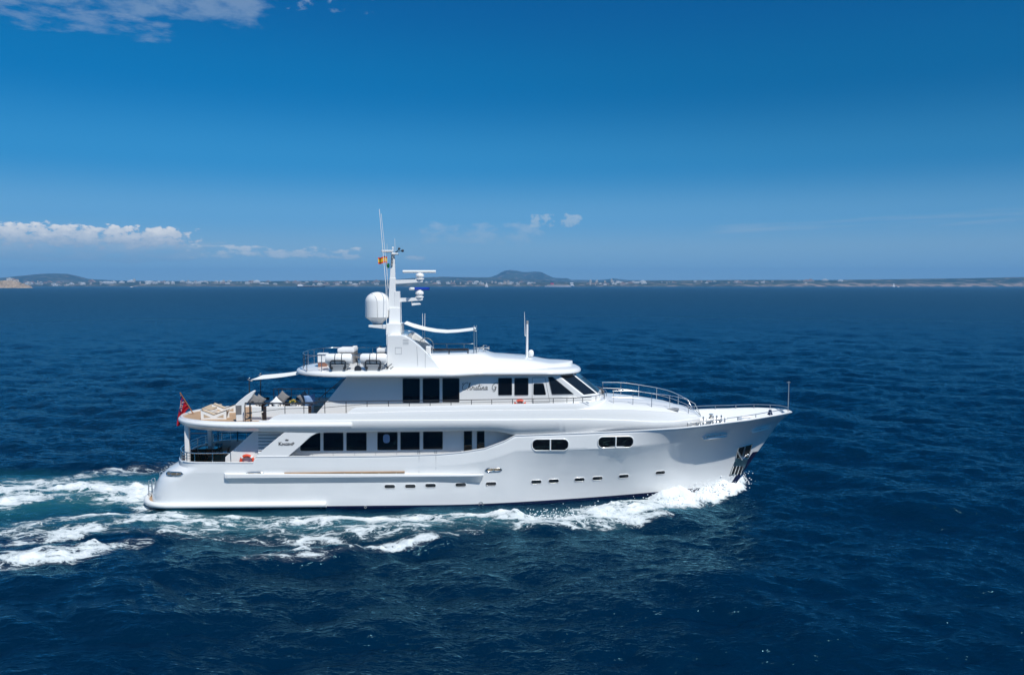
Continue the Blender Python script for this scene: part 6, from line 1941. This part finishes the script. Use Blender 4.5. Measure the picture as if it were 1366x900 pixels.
# ---- ships far off
def ship_base(name, label, cat, u, depth):
    o = empty(name, ((u - UC) / F_PX * depth, depth, 0)); return tag(o, label, cat)
def hull_loft(L_, B, H, m, parent, name='hull', rake=.06):
    mb = MB(); rings = []
    for (t, w, r) in ((-.5, .75, 0), (-.46, 1, 0), (.30, 1, 0), (.42, .6, .4), (.5, .04, 1)):
        x = t * L_; hb = B / 2 * w
        rings.append([(x - r * rake * L_, -hb * .8, -2), (x, -hb, H + r * 2), (x, hb, H + r * 2), (x - r * rake * L_, hb * .8, -2)])
    mb.loft(rings); return mb.build(name, m, parent, smooth=30)
D = 5700.0; k = D / F_PX
t = ship_base('car_ferry', 'white car ferry with a dark red funnel on the horizon below the mountain', 'ferry', 746.5, D)
Lf = 40 * k
hull_loft(Lf, 28, 8.0, 'ship_white', t)
mb = MB(); mb.box(-Lf * .43, Lf * .33, -11, 11, 8, 12.5); mb.box(-Lf * .38, Lf * .28, -9, 9, 12.5, 16); mb.build('superstructure', 'wall_sand', t)
for z in (9.3, 13.4): mb = MB(); mb.box(-Lf * .40, Lf * .26, -11.3 if z < 12 else -9.3, -9, z, z + 1.2); mb.build('window_band', 'far_window', t)
mb = MB(); mb.hexa([(Lf * .36, -12, 8), (Lf * .465, -12, 8), (Lf * .465, 12, 8), (Lf * .36, 12, 8)], [(Lf * .34, -12, 29), (Lf * .445, -12, 29), (Lf * .445, 12, 29), (Lf * .34, 12, 29)]); br_ = mb.build('bridge', 'ship_white', t)
mb = MB(); mb.box(Lf * .33, Lf * .47, -12.4, 12.4, 19, 21.5); mb.build('bridge_window', 'far_window', br_)
for xf in (-.27, -.215): mb = MB(); mb.hexa([(Lf * (xf - .03), -5, 16), (Lf * (xf + .025), -5, 16), (Lf * (xf + .025), 5, 16), (Lf * (xf - .03), 5, 16)], [(Lf * (xf - .045), -4, 29), (Lf * xf, -4, 29), (Lf * xf, 4, 29), (Lf * (xf - .045), 4, 29)]); f_ = mb.build('funnel', 'ship_red', t); mb = MB(); mb.box(Lf * (xf - .047), Lf * (xf + .001), -4.2, 4.2, 27, 31); mb.build('funnel_top', 'ship_dark', f_)
mb = MB(); mb.tube([(-Lf * .45, 0, 8), (-Lf * .44, 0, 17)], 1.0, 6); mb.build('ramp_mast', 'ship_dark', t)
D = 5000.0; k = D / F_PX; Lf = 38 * k
t = ship_base('freighter', 'low dark hulled freighter on the horizon left of the satellite dome', 'freighter', 416, D)
hull_loft(Lf, 22, 5.5, 'ship_dark', t)
mb = MB(); mb.box(-Lf * .47, -Lf * .30, -9, 9, 5.5, 13); mb.box(-Lf * .45, -Lf * .34, -7, 7, 13, 16); mb.build('superstructure', 'ship_white', t)
for q in range(4): mb = MB(); x0 = Lf * (-.26 + .17 * q); mb.box(x0, x0 + Lf * .13, -8, 8, 5.5, 8.2); mb.build('hatch_cover', 'wall_sand', t)
mb = MB(); mb.tube([(-Lf * .37, 0, 16), (-Lf * .38, 0, 22)], .9, 6); mb.build('mast', 'ship_white', t)
def sailboat(label, u, depth, px_h):
    k = depth / F_PX; H = px_h * k
    t = ship_base('sailboat', label, 'sailboat', u, depth)
    hull_loft(H * .62, H * .18, H * .055, 'ship_white', t)
    mb = MB(); mb.tube([(H * .04, 0, 0), (H * .04, 0, H)], [.012 * H, .006 * H], 6); mb.build('mast', 'steel', t)
    mb = MB(); g = []
    for j in range(9):
        s = j / 8; w = .36 * H * (1 - s) ** .8 + .003 * H; g.append([(H * .03 - w * q / 6, .03 * H * math.sin(math.pi * q / 6) * (1 - s), H * (.10 + .88 * s)) for q in range(7)])
    mb.sheet(g); mb.build('main_sail', 'sail', t, solid=.05)
    mb = MB(); g = []
    for j in range(9):
        s = j / 8; w = .24 * H * (1 - s) + .003 * H; x0 = H * (.30 - .24 * s); g.append([(x0 - w * q / 6, .03 * H * math.sin(math.pi * q / 6) * (1 - s), H * (.07 + .80 * s)) for q in range(7)])
    mb.sheet(g); mb.build('jib', 'sail', t, solid=.05)
    return t
sailboat('white sailing boat on the horizon left of the flat topped mountain', 649.3, 5200, 6.6)
sailboat('white sailing boat on the horizon before the right hand cliffs', 1191.5, 5200, 5.2)
def launch(label, u, depth, L_):
    t = ship_base('motor_launch', label, 'motor boat', u, depth)
    hull_loft(L_, L_ * .3, L_ * .12, 'ship_white', t); mb = MB(); mb.hexa([(-L_ * .25, -L_ * .1, L_ * .12), (L_ * .15, -L_ * .1, L_ * .12), (L_ * .15, L_ * .1, L_ * .12), (-L_ * .25, L_ * .1, L_ * .12)], [(-L_ * .22, -L_ * .08, L_ * .26), (L_ * .05, -L_ * .08, L_ * .26), (L_ * .05, L_ * .08, L_ * .26), (-L_ * .22, L_ * .08, L_ * .26)]); mb.build('cabin', 'ship_white', t)
launch('small white motor boat just right of the sailing boat before the cliffs', 1197.5, 5000, 14)
launch('small white motor boat off the shore town right of the islet', 176.5, 4800, 18)
# ================================================================== AIR AND SPRAY
def haze():
    mb = MB(); mb.box(-12500, 12500, -250, 13500, -6, 260)
    m = bpy.data.materials.new('haze_air'); m.use_nodes = True
    T = NT(m.node_tree); T.n.clear()
    v = T.new('ShaderNodeVolumePrincipled'); o = T.new('ShaderNodeOutputMaterial')
    v.inputs['Color'].default_value = (0.21, 0.56, 1.0, 1)
    v.inputs['Density'].default_value = 0.000078
    v.inputs['Anisotropy'].default_value = 0.0
    T.l.new(v.outputs[0], o.inputs['Volume'])
    ob = mb.build('haze', m, None, smooth=0)
    ob['kind'] = 'stuff'; ob['label'] = 'thin blue sea haze softening the far shore'
haze()
# spray thrown up along the bow wave: many small lumps of white water and drops
mat('spray_white', (.84, .87, .88), .7, spec=.2)
def spray():
    rng = random.Random(21)
    ico = bmesh.new(); bmesh.ops.create_icosphere(ico, subdivisions=1, radius=1.0)
    iv = [v.co.copy() for v in ico.verts]; fi = [tuple(v.index for v in f.verts) for f in ico.faces]; ico.free()
    V, Fs = [], []
    path = [(993, 645, .6, 1.0), (978, 649, .9, 1.0), (958, 654, 1.0, .85), (930, 661, 1.1, .6), (895, 671, 1.3, .42), (850, 680, 1.5, .32), (780, 688, 1.7, .25), (700, 692, 1.7, .22)]
    for i in range(len(path) - 1):
        a, b = path[i], path[i + 1]; pa, pb = on_sea(a[0], a[1]), on_sea(b[0], b[1])
        n = int(230 * (pb - pa).length * ((a[3] + b[3]) / 2) ** .7)
        for q in range(n):
            t = rng.random(); p = pa.lerp(pb, t); w = a[2] + (b[2] - a[2]) * t; e = a[3] + (b[3] - a[3]) * t
            p.x += rng.gauss(0, .25); p.y += rng.gauss(-.15, .55 * w)
            hmax = 1.25 * e; p.z = rng.random() ** 1.7 * hmax + .05
            r = rng.uniform(.010, .042) * (1.0 if p.z > .6 * hmax else 1.3)
            sq = (rng.uniform(.6, 1.7), rng.uniform(.6, 1.3), rng.uniform(.6, 1.2)); base = len(V)
            for c_ in iv: V.append((p.x + c_.x * r * sq[0], p.y + c_.y * r * sq[1], p.z + c_.z * r * sq[2]))
            Fs += [tuple(k + base for k in f) for f in fi]
    mb = MB(); mb.v = V; mb.f = Fs; mb.mi = [0] * len(Fs)
    o = mb.build('bow_spray', 'spray_white', None, smooth=180, fix=False)
    tag(o, 'white spray drops flung up by the bow wave', kind='stuff')
spray()
